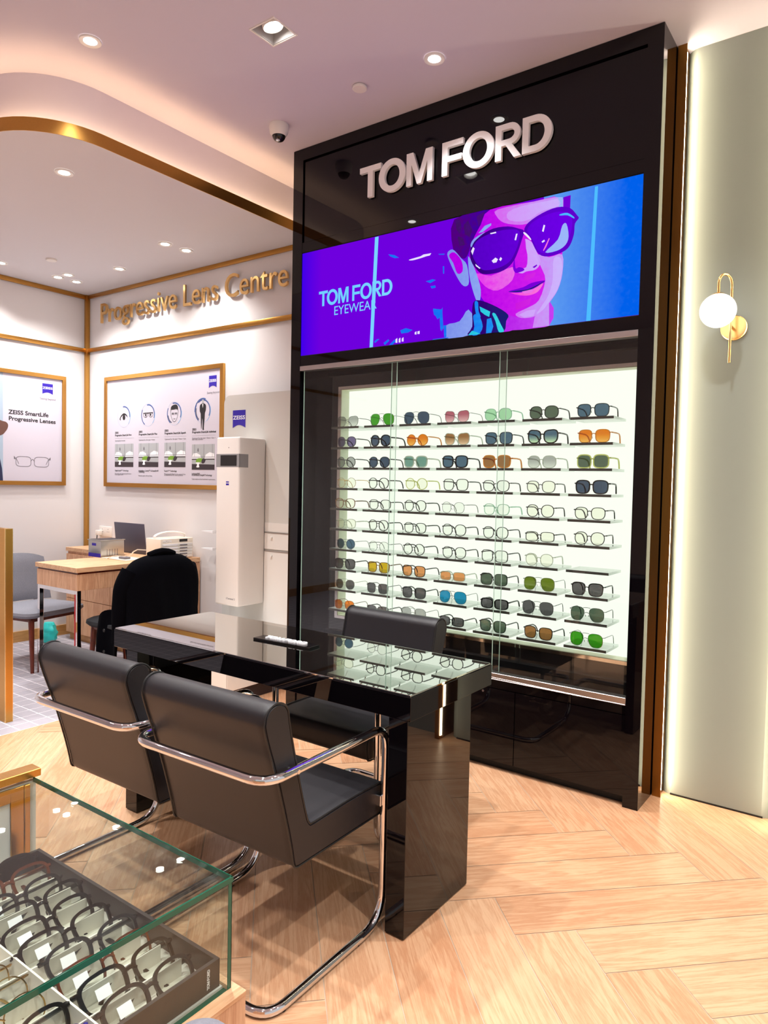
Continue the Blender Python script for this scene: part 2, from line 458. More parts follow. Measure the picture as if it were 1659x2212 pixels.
# brass trims of the lens centre
def trim(name, d): box(name, d, M['brass'], bevel=0.002, kind='structure')
trim('trim_1', (LX, LX + 0.02, -1.5, BY - 0.03, 3.005, 3.042))
trim('trim_2', (LX + 0.03, -2.98, BY - 0.02, BY, 3.01, 3.042 ))
trim('trim_3', (LX, LX + 0.02, -1.5, BY - 0.03, 2.532, 2.567))
trim('trim_4', (LX + 0.03, -2.98, BY - 0.02, BY, 2.532, 2.567))
trim('trim_5', (LX, LX + 0.035, BY - 0.035, BY, 0.09, 3.042))

# --- main ceiling with the hole of the square lamp, and the lower ceiling of the lens centre
SQ = (-2.278, 2.249)
def cut_ceiling():
    cx, cy = SQ; h = 0.068
    mb = MB()
    xs = [LX, cx - h, cx + h, 2.4]; ys = [-2.6, cy - h, cy + h, BY + 0.1]
    for i in range(3):
        for j in range(3):
            if i == 1 and j == 1: continue
            mb.add([(xs[i], ys[j], CEIL), (xs[i + 1], ys[j], CEIL), (xs[i + 1], ys[j + 1], CEIL), (xs[i], ys[j + 1], CEIL)], [(0, 1, 2, 3)])
    mb.put('ceiling', M['ceil'], kind='structure')
    box('ceiling_slab', (LX, 2.4, -2.6, BY + 0.1, CEIL + 0.16, CEIL + 0.2), M['ceil'], kind='structure')
cut_ceiling()
def edge_curve(off):
    """plan outline of the lower ceiling's free edge, moved inwards by off"""
    xe, ye, r = -3.268 - off, 1.665 + off * 0.6, 0.40
    pts = [(xe, BY)] + [(xe, y) for y in (3.2, 2.8, 2.45)]
    for k in range(13):
        a = R(90.0 * k / 12)
        pts.append((xe - r + r * math.cos(a), ye + r - r * math.sin(a)))
    pts += [(-4.4, ye), (LX, ye)]
    return pts
def ribbon(curve, z0, z1, t):
    mb = MB(); n = len(curve); vs = []
    nrm = []
    for i in range(n):
        a, b = curve[max(0, i - 1)], curve[min(n - 1, i + 1)]
        d = Vector((b[0] - a[0], b[1] - a[1])).normalized(); nrm.append((d.y, -d.x))   # inwards
    for (x, y), (nx, ny) in zip(curve, nrm):
        vs += [(x, y, z0), (x, y, z1), (x + nx * t, y + ny * t, z1), (x + nx * t, y + ny * t, z0)]
    fs = []
    for i in range(n - 1):
        for k in range(4):
            l = (k + 1) % 4; fs.append((i * 4 + k, i * 4 + l, (i + 1) * 4 + l, (i + 1) * 4 + k))
    fs += [(0, 1, 2, 3), tuple((n - 1) * 4 + k for k in (3, 2, 1, 0))]
    return mb.add(vs, fs, True)
c0 = edge_curve(0.0)
poly = [(x, y) for x, y in c0] + [(LX, BY)]
MB().prism(poly, LOW, LOW + 0.02, 'Z').put('ceiling_lens_centre', M['lowceil'], kind='structure')
ribbon([(x + 0.004, y - 0.002) for x, y in c0], LOW - 0.002, LOW + 0.062, 0.004).put('trim_6', M['brass'], kind='structure')
cin = edge_curve(0.075)
ribbon(cin, LOW + 0.02, CEIL, 0.01).put('ceiling_bulkhead', M['ceil'], kind='structure')
led = edge_curve(0.02)
ribbon(led, LOW + 0.022, LOW + 0.028, 0.018).put('cove_led_strip', M['led'], label='warm light strip hidden behind the curved brass ceiling edge', cat='light strip')

# --- the panelled wall right of the cabinet
def right_wall():
    # panel with a rounded return beside the bronze post
    pts = []
    x0 = -0.845
    pts = [(x0, RY + 0.10)]
    for k in range(9):
        a = R(180 - 90.0 * k / 8)
        pts.append((x0 + 0.055 + 0.045 * math.cos(a), RY + 0.045 - 0.045 * math.sin(a) * 1.0))
    # rounded edge reads as a quarter curve in plan
    pts = [(x0 + 0.0, RY + 0.06)] + [(x0 + 0.0 + 0.06 * (1 - math.cos(R(9.0 * k * 10 / 9))), RY + 0.06 - 0.06 * math.sin(R(10.0 * k))) for k in range(1, 10)] + [(-0.425, RY), (-0.39, RY + 0.02), (-0.39, RY + 0.10)]
    mb = MB().prism(pts[::-1], 0.0, CEIL, 'Z', smooth=False)
    mb.put('wall_right_panel', M['green'], kind='structure')
    box('wall_right', (CXL, 2.4, RY + 0.1, RY + 0.2, 0, CEIL), M['green'], kind='structure')
    box('baseboard_right', (-0.80, -0.42, RY - 0.0015, RY + 0.001, 0.0, 0.008), M['groove'], kind='structure')
    # next bronze post and panel beyond the picture's edge
    box('trim_8', (-0.352, -0.324, 3.315, RY + 0.1, 0, CEIL), M['brassdark'], kind='structure')
    box('wall_right_panel_next', (-0.30, 2.4, RY, RY + 0.1, 0, CEIL), M['green'], kind='structure')
right_wall()
MB().prism([(CXR + 0.004, 3.325), (CXR + 0.042, 3.325), (CXR + 0.042, 3.3285), (CXR + 0.032, 3.3285), (CXR + 0.032, RY + 0.1), (CXR + 0.004, RY + 0.1)], 0, CEIL).put('trim_7', M['brassdark'], kind='structure')
box('wall_light_strip', (CXR + 0.0325, CXR + 0.0345, 3.338, 3.366, 0.02, CEIL - 0.02), M['wallled'], label='warm light strip standing behind the tall bronze trim beside the cabinet', cat='light strip')
box('wall_light_strip', (-0.356, -0.353, 3.320, 3.338, 0.02, CEIL - 0.02), M['wallled'], label='warm light strip at the right edge of the sage wall panel', cat='light strip')
# other sides of the shop are left open so the added ambient fill enters

# ================================================================== DOWNLIGHTS
def spot(loc, w, size=R(110), blend=0.9, aim=None, col=(1.0, 0.985, 0.965), parent=None):
    ld = bpy.data.lights.new('downlight_beam', 'SPOT'); ld.energy = w; ld.spot_size = size; ld.spot_blend = blend; ld.color = col; ld.shadow_soft_size = 0.035
    o = bpy.data.objects.new('downlight_beam', ld); COL.objects.link(o); o.location = loc
    d = Vector(aim) - Vector(loc) if aim else Vector((0, 0, -1))
    o.rotation_euler = d.to_track_quat('-Z', 'Y').to_euler()
    return o
def make_downlight(r):
    ring = MB().lathe([(r * 0.60, -0.001), (r * 0.70, -0.0025), (r * 0.98, -0.004), (r, -0.001), (r, 0.003)]).mesh('trim_ring', M['white'])
    lamp = MB().lathe([(0.0001, -0.0035), (r * 0.3, -0.003), (r * 0.62, -0.001)]).mesh('lamp', M['lamp'])
    return ring, lamp
RING, LAMP = make_downlight(0.048)
def downlight(x, y, z, label, w=None, group=None, aim=None, size=R(110)):
    t = root('downlight', (x, y, z - 0.004), label, 'ceiling light', group)
    put('trim_ring', RING, t); put('lamp', LAMP, t)
    if w: spot((x, y, z - 0.02), w, size, 0.9, aim)
    return t
downlight(-3.002, 1.83, CEIL, 'round recessed ceiling light above the curved cove, upper left', SPOT_W)
downlight(-1.80, 2.80, CEIL, 'round recessed ceiling light right of the flat sensor disc, near the black sign', SPOT_W * 0.6)
downlight(-3.70, 2.107, LOW, 'round recessed light alone at the front of the lower white ceiling', NICHE_W * 1.25)
for i, (x, y, lab) in enumerate([(-4.20, 3.13, 'larger recessed light of the pair above the brass lettering'),
        (-4.186, 3.30, 'smaller recessed light of the pair above the brass lettering'),
        (-4.996, 3.30, 'single small recessed light nearest the brass ceiling trim'),
        (-5.641, 3.161, 'left light of the cluster of three in the lens centre corner'),
        (-5.505, 3.171, 'middle light of the cluster of three in the lens centre corner'),
        (-5.636, 3.32, 'right light of the cluster of three nearest the wall corner'),
        (-5.652, 2.711, 'recessed ceiling light cut by the left edge of the photo')]):
    downlight(x, y, LOW, lab, NICHE_W * (0.45 if i < 3 else 0.9 if i in (4, 6) else 0) or None, 'recessed lights in the lower ceiling', aim=(x - 0.1, y + 0.25, 1.2) if i < 3 else None, size=R(125))
# lamps of the same ceiling outside the picture: beams only show as light and reflections
for i, (x, y) in enumerate([(-0.6, 2.2), (-1.3, 1.0), (0.5, 1.2), (-2.6, 0.3), (-0.2, -0.6), (-4.4, 0.4), (1.4, 2.4), (-4.8, 1.5 - 0.9)]):
    downlight(x, y, CEIL, 'recessed ceiling light of the shop outside the picture', SPOT_W, 'ceiling lights behind the viewer')
# square gimbal lamp
def square_lamp():
    cx, cy = SQ; h = 0.068
    t = root('square_downlight', (cx, cy, CEIL), 'square recessed ceiling lamp with a tilted round head', 'ceiling light')
    mb = MB(); o_ = h + 0.006
    for d in ((-o_, o_, -o_, -h), (-o_, o_, h, o_), (-o_, -h, -h, h), (h, o_, -h, h)): mb.box(d[0], d[1], d[2], d[3], -0.004, 0.004)
    mb.put('frame', M['white'], t)
    mb = MB()
    for d in ((-h, h, -h, -h + .003), (-h, h, h - .003, h), (-h, -h + .003, -h, h), (h - .003, h, -h, h)): mb.box(d[0], d[1], d[2], d[3], 0.0, 0.15)
    mb.box(-h, h, -h, h, 0.145, 0.15); mb.put('recess_box', M['lampgrey'], t)
    hd = MB().lathe([(0.0475, 0.09), (0.0475, 0.012), (0.043, 0.006), (0.037, 0.014), (0.036, 0.03)]).put('lamp_head', M['white'], t)
    ln = MB().lathe([(0.0001, 0.02), (0.02, 0.018), (0.036, 0.024)]).put('lamp', M['lamp'], hd)
    hd.rotation_euler = (R(10), R(-8), 0); hd.location = (0.0, 0, 0.012)
    spot((cx, cy, CEIL + 0.01), SPOT_W, R(80), 0.8)
square_lamp()
MB().lathe([(0.0001, -0.016), (0.034, -0.016), (0.036, -0.014), (0.036, -0.006), (0.03, 0)]).put('ceiling_sensor', M['white'], loc=(-2.226, 2.79, CEIL), label='flat round white sensor disc between the ceiling lamps', cat='sensor')
MB().lathe([(0.0001, -0.012), (0.036, -0.012), (0.038, -0.009), (0.038, 0)]).put('ceiling_sensor', M['white'], loc=(-5.235, 2.882, LOW), label='flat white sensor disc on the lower ceiling at far left', cat='sensor')
def cctv():
    t = root('dome_camera', (-2.827, 2.843, CEIL), 'white dome security camera hanging beside the black sign', 'security camera')
    MB().lathe([(0.052, 0), (0.054, -0.012), (0.05, -0.045), (0.038, -0.062), (0.036, -0.058)]).put('housing', M['white'], t)
    MB().lathe([(0.0001, -0.092), (0.012, -0.0905), (0.024, -0.084), (0.033, -0.072), (0.036, -0.06), (0.036, -0.055)]).put('dome_cover', M['domeglass'], t)
    MB().lathe([(0.0001, -0.02), (0.012, -0.018), (0.014, 0.0)], seg=16).put('lens', M['chrome'], t, loc=(0.004, -0.01, -0.072))
cctv()

# ================================================================== LENS CENTRE SIGN
def letters(rootobj, body, size, mt, x0, x1, z, y, extrude, offset=0.0, bevel=0.0):
    cu = bpy.data.curves.new('t', 'FONT'); cu.body = body; cu.size = size; cu.offset = offset
    o = bpy.data.objects.new('tmp', cu); COL.objects.link(o)
    dg = bpy.context.evaluated_depsgraph_get()
    def width(s_):
        cu.body = s_; dg.update(); e = o.evaluated_get(dg)
        bb = [v[0] for v in e.bound_box]; return min(bb), max(bb)
    pos = []
    for i, ch in enumerate(body):
        if ch == ' ': continue
        w_all = width(body[:i + 1])[1]; w_ch = width(ch)
        pos.append((ch, w_all - w_ch[1]))
    full = width(body); bpy.data.objects.remove(o); bpy.data.curves.remove(cu)
    sx = (x1 - x0) / (full[1] - full[0])
    for ch, px in pos:
        me = text_mesh(ch, size, mt, extrude, offset, name='letter', sx=sx, bevel=bevel)
        l = put('letter', me, rootobj); face_y(l, x0 + (px - full[0]) * sx - rootobj.location.x, y - rootobj.location.y, z - rootobj.location.z)
t = root('lens_centre_sign', (-4.6, BY, 2.74), 'brass lettering reading Progressive Lens Centre between two brass trims', 'sign')
letters(t, 'Progressive Lens Centre', 0.245, M['gold'], -5.745, -3.487, 2.765, BY - 0.028, 0.008, 0.0)
SCREEN_ART = [
 ('blue', 1, [(-1.388, 2.779), (-0.923, 2.75), (-0.92, 2.151), (-1.557, 2.146), (-1.365, 2.387)]),
 ('hair', 2, [(-1.868, 2.74), (-1.66, 2.749), (-1.694, 2.71), (-1.715, 2.653), (-1.761, 2.61), (-1.784, 2.552), (-1.813, 2.536), (-1.87, 2.593)]),
 ('pinkd', 2, [(-1.682, 2.298), (-1.597, 2.15), (-1.529, 2.147), (-1.344, 2.149), (-1.345, 2.263), (-1.533, 2.268)]),
 ('pinkl', 3, [(-1.417, 2.199), (-1.348, 2.264), (-1.344, 2.149), (-1.426, 2.148)]),
 ('steel', 2, [(-1.773, 2.279), (-1.823, 2.227), (-1.903, 2.215), (-1.898, 2.15), (-1.778, 2.143), (-1.726, 2.19)]),
 ('mag', 3, [(-1.716, 2.684), (-1.666, 2.75), (-1.439, 2.737), (-1.303, 2.713), (-1.29, 2.467), (-1.287, 2.38), (-1.306, 2.311), (-1.34, 2.263), (-1.38, 2.219), (-1.428, 2.2), (-1.487, 2.203), (-1.554, 2.226), (-1.623, 2.26), (-1.676, 2.297), (-1.712, 2.344), (-1.756, 2.412), (-1.777, 2.53), (-1.761, 2.61)]),
 ('pinkl', 4, [(-1.626, 2.739), (-1.439, 2.737), (-1.303, 2.727), (-1.296, 2.664), (-1.394, 2.669), (-1.457, 2.643), (-1.511, 2.644), (-1.59, 2.669), (-1.63, 2.708)]),
 ('pinkl', 4, [(-1.415, 2.488), (-1.352, 2.465), (-1.29, 2.467), (-1.287, 2.38), (-1.306, 2.311), (-1.34, 2.263), (-1.38, 2.219), (-1.428, 2.2), (-1.487, 2.203), (-1.515, 2.226), (-1.45, 2.248), (-1.398, 2.275), (-1.369, 2.364), (-1.392, 2.426)]),
 ('glowp', 5, [(-1.331, 2.455), (-1.295, 2.449), (-1.289, 2.385), (-1.308, 2.311), (-1.343, 2.265), (-1.375, 2.228), (-1.407, 2.213), (-1.381, 2.249), (-1.351, 2.293), (-1.333, 2.358)]),
 ('glowp', 5, [(-1.569, 2.715), (-1.492, 2.729), (-1.36, 2.725), (-1.318, 2.721), (-1.312, 2.691), (-1.395, 2.684), (-1.458, 2.658), (-1.512, 2.659), (-1.568, 2.68)]),
 ('glowp', 5, [(-1.498, 2.219), (-1.455, 2.234), (-1.413, 2.233), (-1.422, 2.205), (-1.471, 2.203)]),
 ('purp', 6, [(-1.435, 2.433), (-1.414, 2.442), (-1.411, 2.436), (-1.426, 2.427)]),
 ('mag2', 5, [(-1.471, 2.399), (-1.439, 2.404), (-1.418, 2.406), (-1.428, 2.388), (-1.454, 2.377), (-1.476, 2.38)]),
 ('dark', 7, [(-1.557, 2.335), (-1.507, 2.334), (-1.458, 2.333), (-1.416, 2.344), (-1.372, 2.36), (-1.416, 2.338), (-1.458, 2.328), (-1.507, 2.328)]),
 ('pink2', 7, [(-1.485, 2.327), (-1.448, 2.329), (-1.421, 2.33), (-1.436, 2.315), (-1.474, 2.315)]),
 ('mag', 5, [(-1.485, 2.579), (-1.476, 2.568), (-1.47, 2.522), (-1.466, 2.477), (-1.472, 2.439), (-1.484, 2.461), (-1.483, 2.52)]),
 ('hair2', 3, [(-1.862, 2.733), (-1.837, 2.734), (-1.824, 2.695), (-1.835, 2.66), (-1.854, 2.69)]),
 ('hair2', 3, [(-1.812, 2.703), (-1.788, 2.719), (-1.763, 2.672), (-1.774, 2.633), (-1.805, 2.654)]),
 ('hair2', 3, [(-1.847, 2.652), (-1.816, 2.641), (-1.803, 2.602), (-1.834, 2.602)]),
 ('hair2', 3, [(-1.741, 2.73), (-1.695, 2.746), (-1.705, 2.713), (-1.728, 2.676)]),
 ('steel', 5, [(-1.319, 2.731), (-1.296, 2.726), (-1.294, 2.68), (-1.312, 2.686)]),
 ('steel', 7, [(-1.77, 2.596), (-1.756, 2.619), (-1.715, 2.637), (-1.692, 2.643), (-1.715, 2.63), (-1.749, 2.608), (-1.764, 2.584)]),
 ('sky2', 8, [(-1.306, 2.651), (-1.271, 2.65), (-1.24, 2.626), (-1.24, 2.619), (-1.27, 2.639), (-1.305, 2.645)]),
 ('white', 8, [(-1.486, 2.604), (-1.472, 2.597), (-1.447, 2.567), (-1.449, 2.561), (-1.472, 2.584), (-1.484, 2.597)]),
 ('steel', 4, [(-1.783, 2.531), (-1.771, 2.529), (-1.733, 2.45), (-1.707, 2.369), (-1.711, 2.312), (-1.729, 2.315), (-1.768, 2.424)]),
 ('pink2', 4, [(-1.733, 2.45), (-1.651, 2.427), (-1.538, 2.45), (-1.537, 2.389), (-1.614, 2.35), (-1.684, 2.381)]),
 ('glowp', 4, [(-1.482, 2.569), (-1.444, 2.552), (-1.415, 2.498), (-1.395, 2.451), (-1.418, 2.42), (-1.466, 2.418), (-1.488, 2.412), (-1.521, 2.427), (-1.505, 2.439), (-1.467, 2.438), (-1.463, 2.497)]),
 ('purp', 5, [(-1.529, 2.488), (-1.522, 2.442), (-1.505, 2.444), (-1.483, 2.436), (-1.477, 2.425), (-1.505, 2.419), (-1.524, 2.422), (-1.536, 2.449)]),
 ('purp', 5, [(-1.557, 2.337), (-1.481, 2.346), (-1.438, 2.36), (-1.374, 2.362), (-1.379, 2.351), (-1.426, 2.333), (-1.491, 2.323)]),
 ('coral', 6, [(-1.546, 2.33), (-1.491, 2.323), (-1.426, 2.331), (-1.379, 2.351), (-1.404, 2.315), (-1.447, 2.304), (-1.501, 2.312)]),
 ('mag2', 5, [(-1.517, 2.276), (-1.436, 2.29), (-1.446, 2.262), (-1.488, 2.248), (-1.516, 2.246)]),
 ('steel', 4, [(-1.904, 2.572), (-1.889, 2.591), (-1.864, 2.586), (-1.82, 2.537), (-1.788, 2.5), (-1.774, 2.415), (-1.791, 2.396), (-1.816, 2.41), (-1.848, 2.457), (-1.88, 2.515)]),
 ('mag', 5, [(-1.894, 2.565), (-1.863, 2.576), (-1.819, 2.526), (-1.812, 2.473), (-1.842, 2.467), (-1.868, 2.524)]),
 ('steel', 7, [(-1.727, 2.645), (-1.693, 2.674), (-1.658, 2.68), (-1.658, 2.67), (-1.703, 2.646)]),
 ('purp', 5, [(-1.293, 2.725), (-1.258, 2.727), (-1.259, 2.67), (-1.292, 2.679)]),
 ('navy', 6, [(-1.772, 2.57), (-1.755, 2.609), (-1.715, 2.632), (-1.646, 2.652), (-1.567, 2.647), (-1.511, 2.626), (-1.483, 2.609), (-1.493, 2.571), (-1.513, 2.515), (-1.539, 2.47), (-1.583, 2.442), (-1.639, 2.435), (-1.698, 2.442), (-1.734, 2.471), (-1.765, 2.517)]),
 ('lens', 7, [(-1.76, 2.568), (-1.738, 2.606), (-1.691, 2.625), (-1.623, 2.635), (-1.555, 2.63), (-1.508, 2.613), (-1.509, 2.564), (-1.529, 2.513), (-1.556, 2.477), (-1.6, 2.46), (-1.652, 2.455), (-1.698, 2.462), (-1.728, 2.491), (-1.753, 2.531)]),
 ('navy', 6, [(-1.483, 2.609), (-1.463, 2.644), (-1.395, 2.674), (-1.322, 2.686), (-1.261, 2.671), (-1.225, 2.63), (-1.217, 2.615), (-1.234, 2.594), (-1.237, 2.548), (-1.256, 2.499), (-1.29, 2.477), (-1.357, 2.469), (-1.404, 2.487), (-1.432, 2.531), (-1.455, 2.579)]),
 ('lens', 7, [(-1.467, 2.611), (-1.436, 2.644), (-1.363, 2.663), (-1.301, 2.662), (-1.255, 2.632), (-1.246, 2.592), (-1.257, 2.542), (-1.276, 2.507), (-1.306, 2.489), (-1.363, 2.484), (-1.405, 2.501), (-1.427, 2.539), (-1.447, 2.577)]),
 ('steel', 8, [(-1.373, 2.491), (-1.313, 2.538), (-1.294, 2.597), (-1.274, 2.602), (-1.262, 2.543), (-1.276, 2.507), (-1.316, 2.488)]),
 ('white', 8, [(-1.65, 2.498), (-1.63, 2.51), (-1.616, 2.5), (-1.624, 2.486), (-1.641, 2.486)]),
 ('white', 8, [(-1.61, 2.497), (-1.602, 2.508), (-1.594, 2.499), (-1.601, 2.488)]),
 ('white', 8, [(-1.663, 2.633), (-1.631, 2.634), (-1.629, 2.627), (-1.659, 2.627)]),
 ('white', 8, [(-1.531, 2.576), (-1.524, 2.604), (-1.516, 2.603), (-1.523, 2.573)]),
 ('white', 8, [(-1.392, 2.591), (-1.385, 2.619), (-1.377, 2.615), (-1.384, 2.586)]),
 ('white', 8, [(-1.393, 2.543), (-1.38, 2.55), (-1.376, 2.542), (-1.388, 2.537)]),
 ('coral', 8, [(-1.384, 2.502), (-1.357, 2.553), (-1.353, 2.55), (-1.369, 2.514), (-1.381, 2.498)]),
 ('white', 8, [(-1.766, 2.564), (-1.755, 2.583), (-1.746, 2.574), (-1.757, 2.544)]),
 ('white', 8, [(-1.74, 2.498), (-1.71, 2.472), (-1.716, 2.47), (-1.737, 2.487)]),
 ('dark', 5, [(-1.741, 2.316), (-1.694, 2.31), (-1.612, 2.269), (-1.554, 2.226), (-1.564, 2.197), (-1.574, 2.147), (-1.642, 2.144), (-1.772, 2.143), (-1.749, 2.192), (-1.752, 2.271)]),
 ('cyan', 6, [(-1.711, 2.286), (-1.651, 2.253), (-1.656, 2.228), (-1.68, 2.241), (-1.704, 2.26)]),
 ('cyan', 6, [(-1.64, 2.241), (-1.622, 2.239), (-1.592, 2.185), (-1.574, 2.147), (-1.602, 2.15), (-1.621, 2.203)]),
 ('azur', 6, [(-1.745, 2.244), (-1.715, 2.246), (-1.69, 2.186), (-1.712, 2.147), (-1.748, 2.145), (-1.737, 2.191)]),
 ('cyan', 7, [(-1.772, 2.151), (-1.749, 2.172), (-1.701, 2.151), (-1.724, 2.142)]),
 ('azur', 6, [(-1.738, 2.313), (-1.72, 2.308), (-1.716, 2.266), (-1.703, 2.234), (-1.721, 2.231), (-1.734, 2.269)]),
 ('azur', 6, [(-1.668, 2.219), (-1.645, 2.222), (-1.632, 2.179), (-1.642, 2.144), (-1.671, 2.148)]),
 ('white', 3, [(-2.074, 2.588), (-2.048, 2.597), (-2.0, 2.595), (-2.009, 2.585), (-2.061, 2.584)]),
 ('azur', 3, [(-1.958, 2.584), (-1.92, 2.579), (-1.923, 2.574), (-1.951, 2.579)]),
 ('azur', 3, [(-1.982, 2.305), (-1.95, 2.304), (-1.946, 2.29), (-1.962, 2.27), (-1.975, 2.277)]),
 ('azur', 3, [(-1.943, 2.279), (-1.925, 2.309), (-1.925, 2.212), (-1.934, 2.192)]),
 ('azur', 3, [(-1.916, 2.217), (-1.9, 2.215), (-1.898, 2.156), (-1.911, 2.157)]),
 ('azur', 3, [(-2.257, 2.15), (-2.235, 2.167), (-2.221, 2.177), (-2.214, 2.165), (-2.234, 2.145)]),
 ('azur', 3, [(-2.185, 2.221), (-2.15, 2.229), (-2.107, 2.215), (-2.135, 2.204), (-2.178, 2.204)]),
 ('azur', 3, [(-2.294, 2.166), (-2.262, 2.182), (-2.256, 2.174), (-2.285, 2.153)]),
 ('azur', 3, [(-2.358, 2.179), (-2.34, 2.19), (-2.322, 2.19), (-2.334, 2.182), (-2.352, 2.171)]),
 ('white', 4, [(-2.138, 2.585), (-2.061, 2.591), (-2.006, 2.596), (-2.011, 2.588), (-2.06, 2.581), (-2.116, 2.578)]),
 ('azur', 3, [(-2.274, 2.637), (-2.232, 2.625), (-2.203, 2.606), (-2.232, 2.609), (-2.261, 2.623)]),
 ('azur', 3, [(-2.03, 2.456), (-1.989, 2.461), (-1.97, 2.454), (-2.002, 2.443)]),
 ('azur', 3, [(-1.929, 2.517), (-1.921, 2.516), (-1.92, 2.479), (-1.926, 2.479)]),
 ('azur', 3, [(-2.001, 2.427), (-1.972, 2.427), (-1.969, 2.415), (-1.993, 2.414)]),
 ('azur', 3, [(-1.982, 2.31), (-1.931, 2.299), (-1.925, 2.271), (-1.953, 2.252), (-1.97, 2.277)]),
 ('azur', 3, [(-1.937, 2.25), (-1.925, 2.283), (-1.917, 2.203), (-1.928, 2.188)]),
 ('white', 4, [(-2.215, 2.177), (-2.203, 2.183), (-2.202, 2.157), (-2.214, 2.158)]),
 ('white', 4, [(-2.194, 2.177), (-2.183, 2.183), (-2.182, 2.157), (-2.194, 2.158)]),
 ('white', 4, [(-2.174, 2.177), (-2.163, 2.183), (-2.162, 2.16), (-2.174, 2.161)]),
 ('white', 4, [(-2.092, 2.201), (-2.081, 2.205), (-2.081, 2.188), (-2.092, 2.19)]),
 ('white', 4, [(-2.075, 2.204), (-2.061, 2.205), (-2.061, 2.189), (-2.075, 2.19)]),
 ('azur', 4, [(-1.98, 2.153), (-1.887, 2.154), (-1.886, 2.137), (-1.98, 2.139)]),
 ('sky', 3, [(-2.366, 2.744), (-2.342, 2.744), (-2.366, 2.14), (-2.389, 2.14)]),
 ('sky2', 3, [(-1.147, 2.74), (-1.133, 2.739), (-1.148, 2.15), (-1.168, 2.151)]),
]
# ================================================================== DISPLAY CABINET
SX0, SX1, SZ0, SZ1 = -2.900, -0.921, 2.150, 2.747      # screen
OX0, OX1, OZ0, OZ1 = -2.900, -0.935, 0.455, 2.088      # glazed opening
BX0, BX1, BZ0, BZ1 = -2.704, -0.976, 0.612, 1.953      # light box
BYF, BYB = 3.27, 3.342
CB = RY - 0.003                                          # cabinet back
def tomford_splines(x0, z0, w, h):
    """the seven capitals as filled outlines; (x0, z0) lower left, w x h overall"""
    zb, zt = 2.957, 3.123
    def ell(cx, cz, a, b, n=40): return [(cx + a * math.cos(2 * PI * k / n), cz + b * math.sin(2 * PI * k / n)) for k in range(n)]
    zc = (zb + zt) / 2; h_ = (zt - zb) / 2
    L = [[[(-2.459, zt), (-2.316, zt), (-2.316, zt - 0.030), (-2.370, zt - 0.030), (-2.370, zb), (-2.404, zb), (-2.404, zt - 0.030), (-2.459, zt - 0.030)]],
         [ell(-2.243, zc, 0.087, 0.086), ell(-2.243, zc, 0.049, 0.055)],
         [[(-2.150, zb), (-2.150, zt), (-2.109, zt), (-2.070, zb + 0.055), (-2.031, zt), (-1.990, zt), (-1.990, zb), (-2.021, zb), (-2.021, zt - 0.060), (-2.058, zb), (-2.083, zb), (-2.119, zt - 0.060), (-2.119, zb)]],
         [[(-1.933, zb), (-1.933, zt), (-1.812, zt), (-1.812, zt - 0.029), (-1.901, zt - 0.029), (-1.901, zt - 0.073), (-1.820, zt - 0.073), (-1.820, zt - 0.101), (-1.901, zt - 0.101), (-1.901, zb)]],
         [ell(-1.727, zc, 0.086, 0.086), ell(-1.727, zc, 0.049, 0.056)]]
    bow = [(-1.560 + 0.055 * math.cos(R(a)), zt - 0.0505 + 0.0505 * math.sin(R(a))) for a in range(90, -91, -15)]
    bowi = [(-1.563 + 0.028 * math.cos(R(a)), zt - 0.0505 + 0.0235 * math.sin(R(a))) for a in range(90, -91, -15)]
    L.append([[(-1.634, zb), (-1.634, zt)] + bow[:-1] + [(-1.549, zt - 0.098), (-1.499, zb), (-1.536, zb), (-1.580, zt - 0.101), (-1.602, zt - 0.101), (-1.602, zb)],
            [(-1.602, zt - 0.027)] + bowi + [(-1.602, zt - 0.074)]])
    dx = -1.430
    bow = [(dx + 0.083 * math.cos(R(a)), zc + h_ * math.sin(R(a))) for a in range(90, -91, -10)]
    bowi = [(dx + 0.047 * math.cos(R(a)), zc + (h_ - 0.029) * math.sin(R(a))) for a in range(90, -91, -10)]
    L.append([[(-1.494, zb), (-1.494, zt)] + bow, [(-1.462, zt - 0.029)] + bowi + [(-1.462, zb + 0.029)]])
    return [[[(x0 + (x + 2.459) * w / 1.112, z0 + (z - zb) * h / 0.166) for x, z in sp] for sp in let] for let in L]
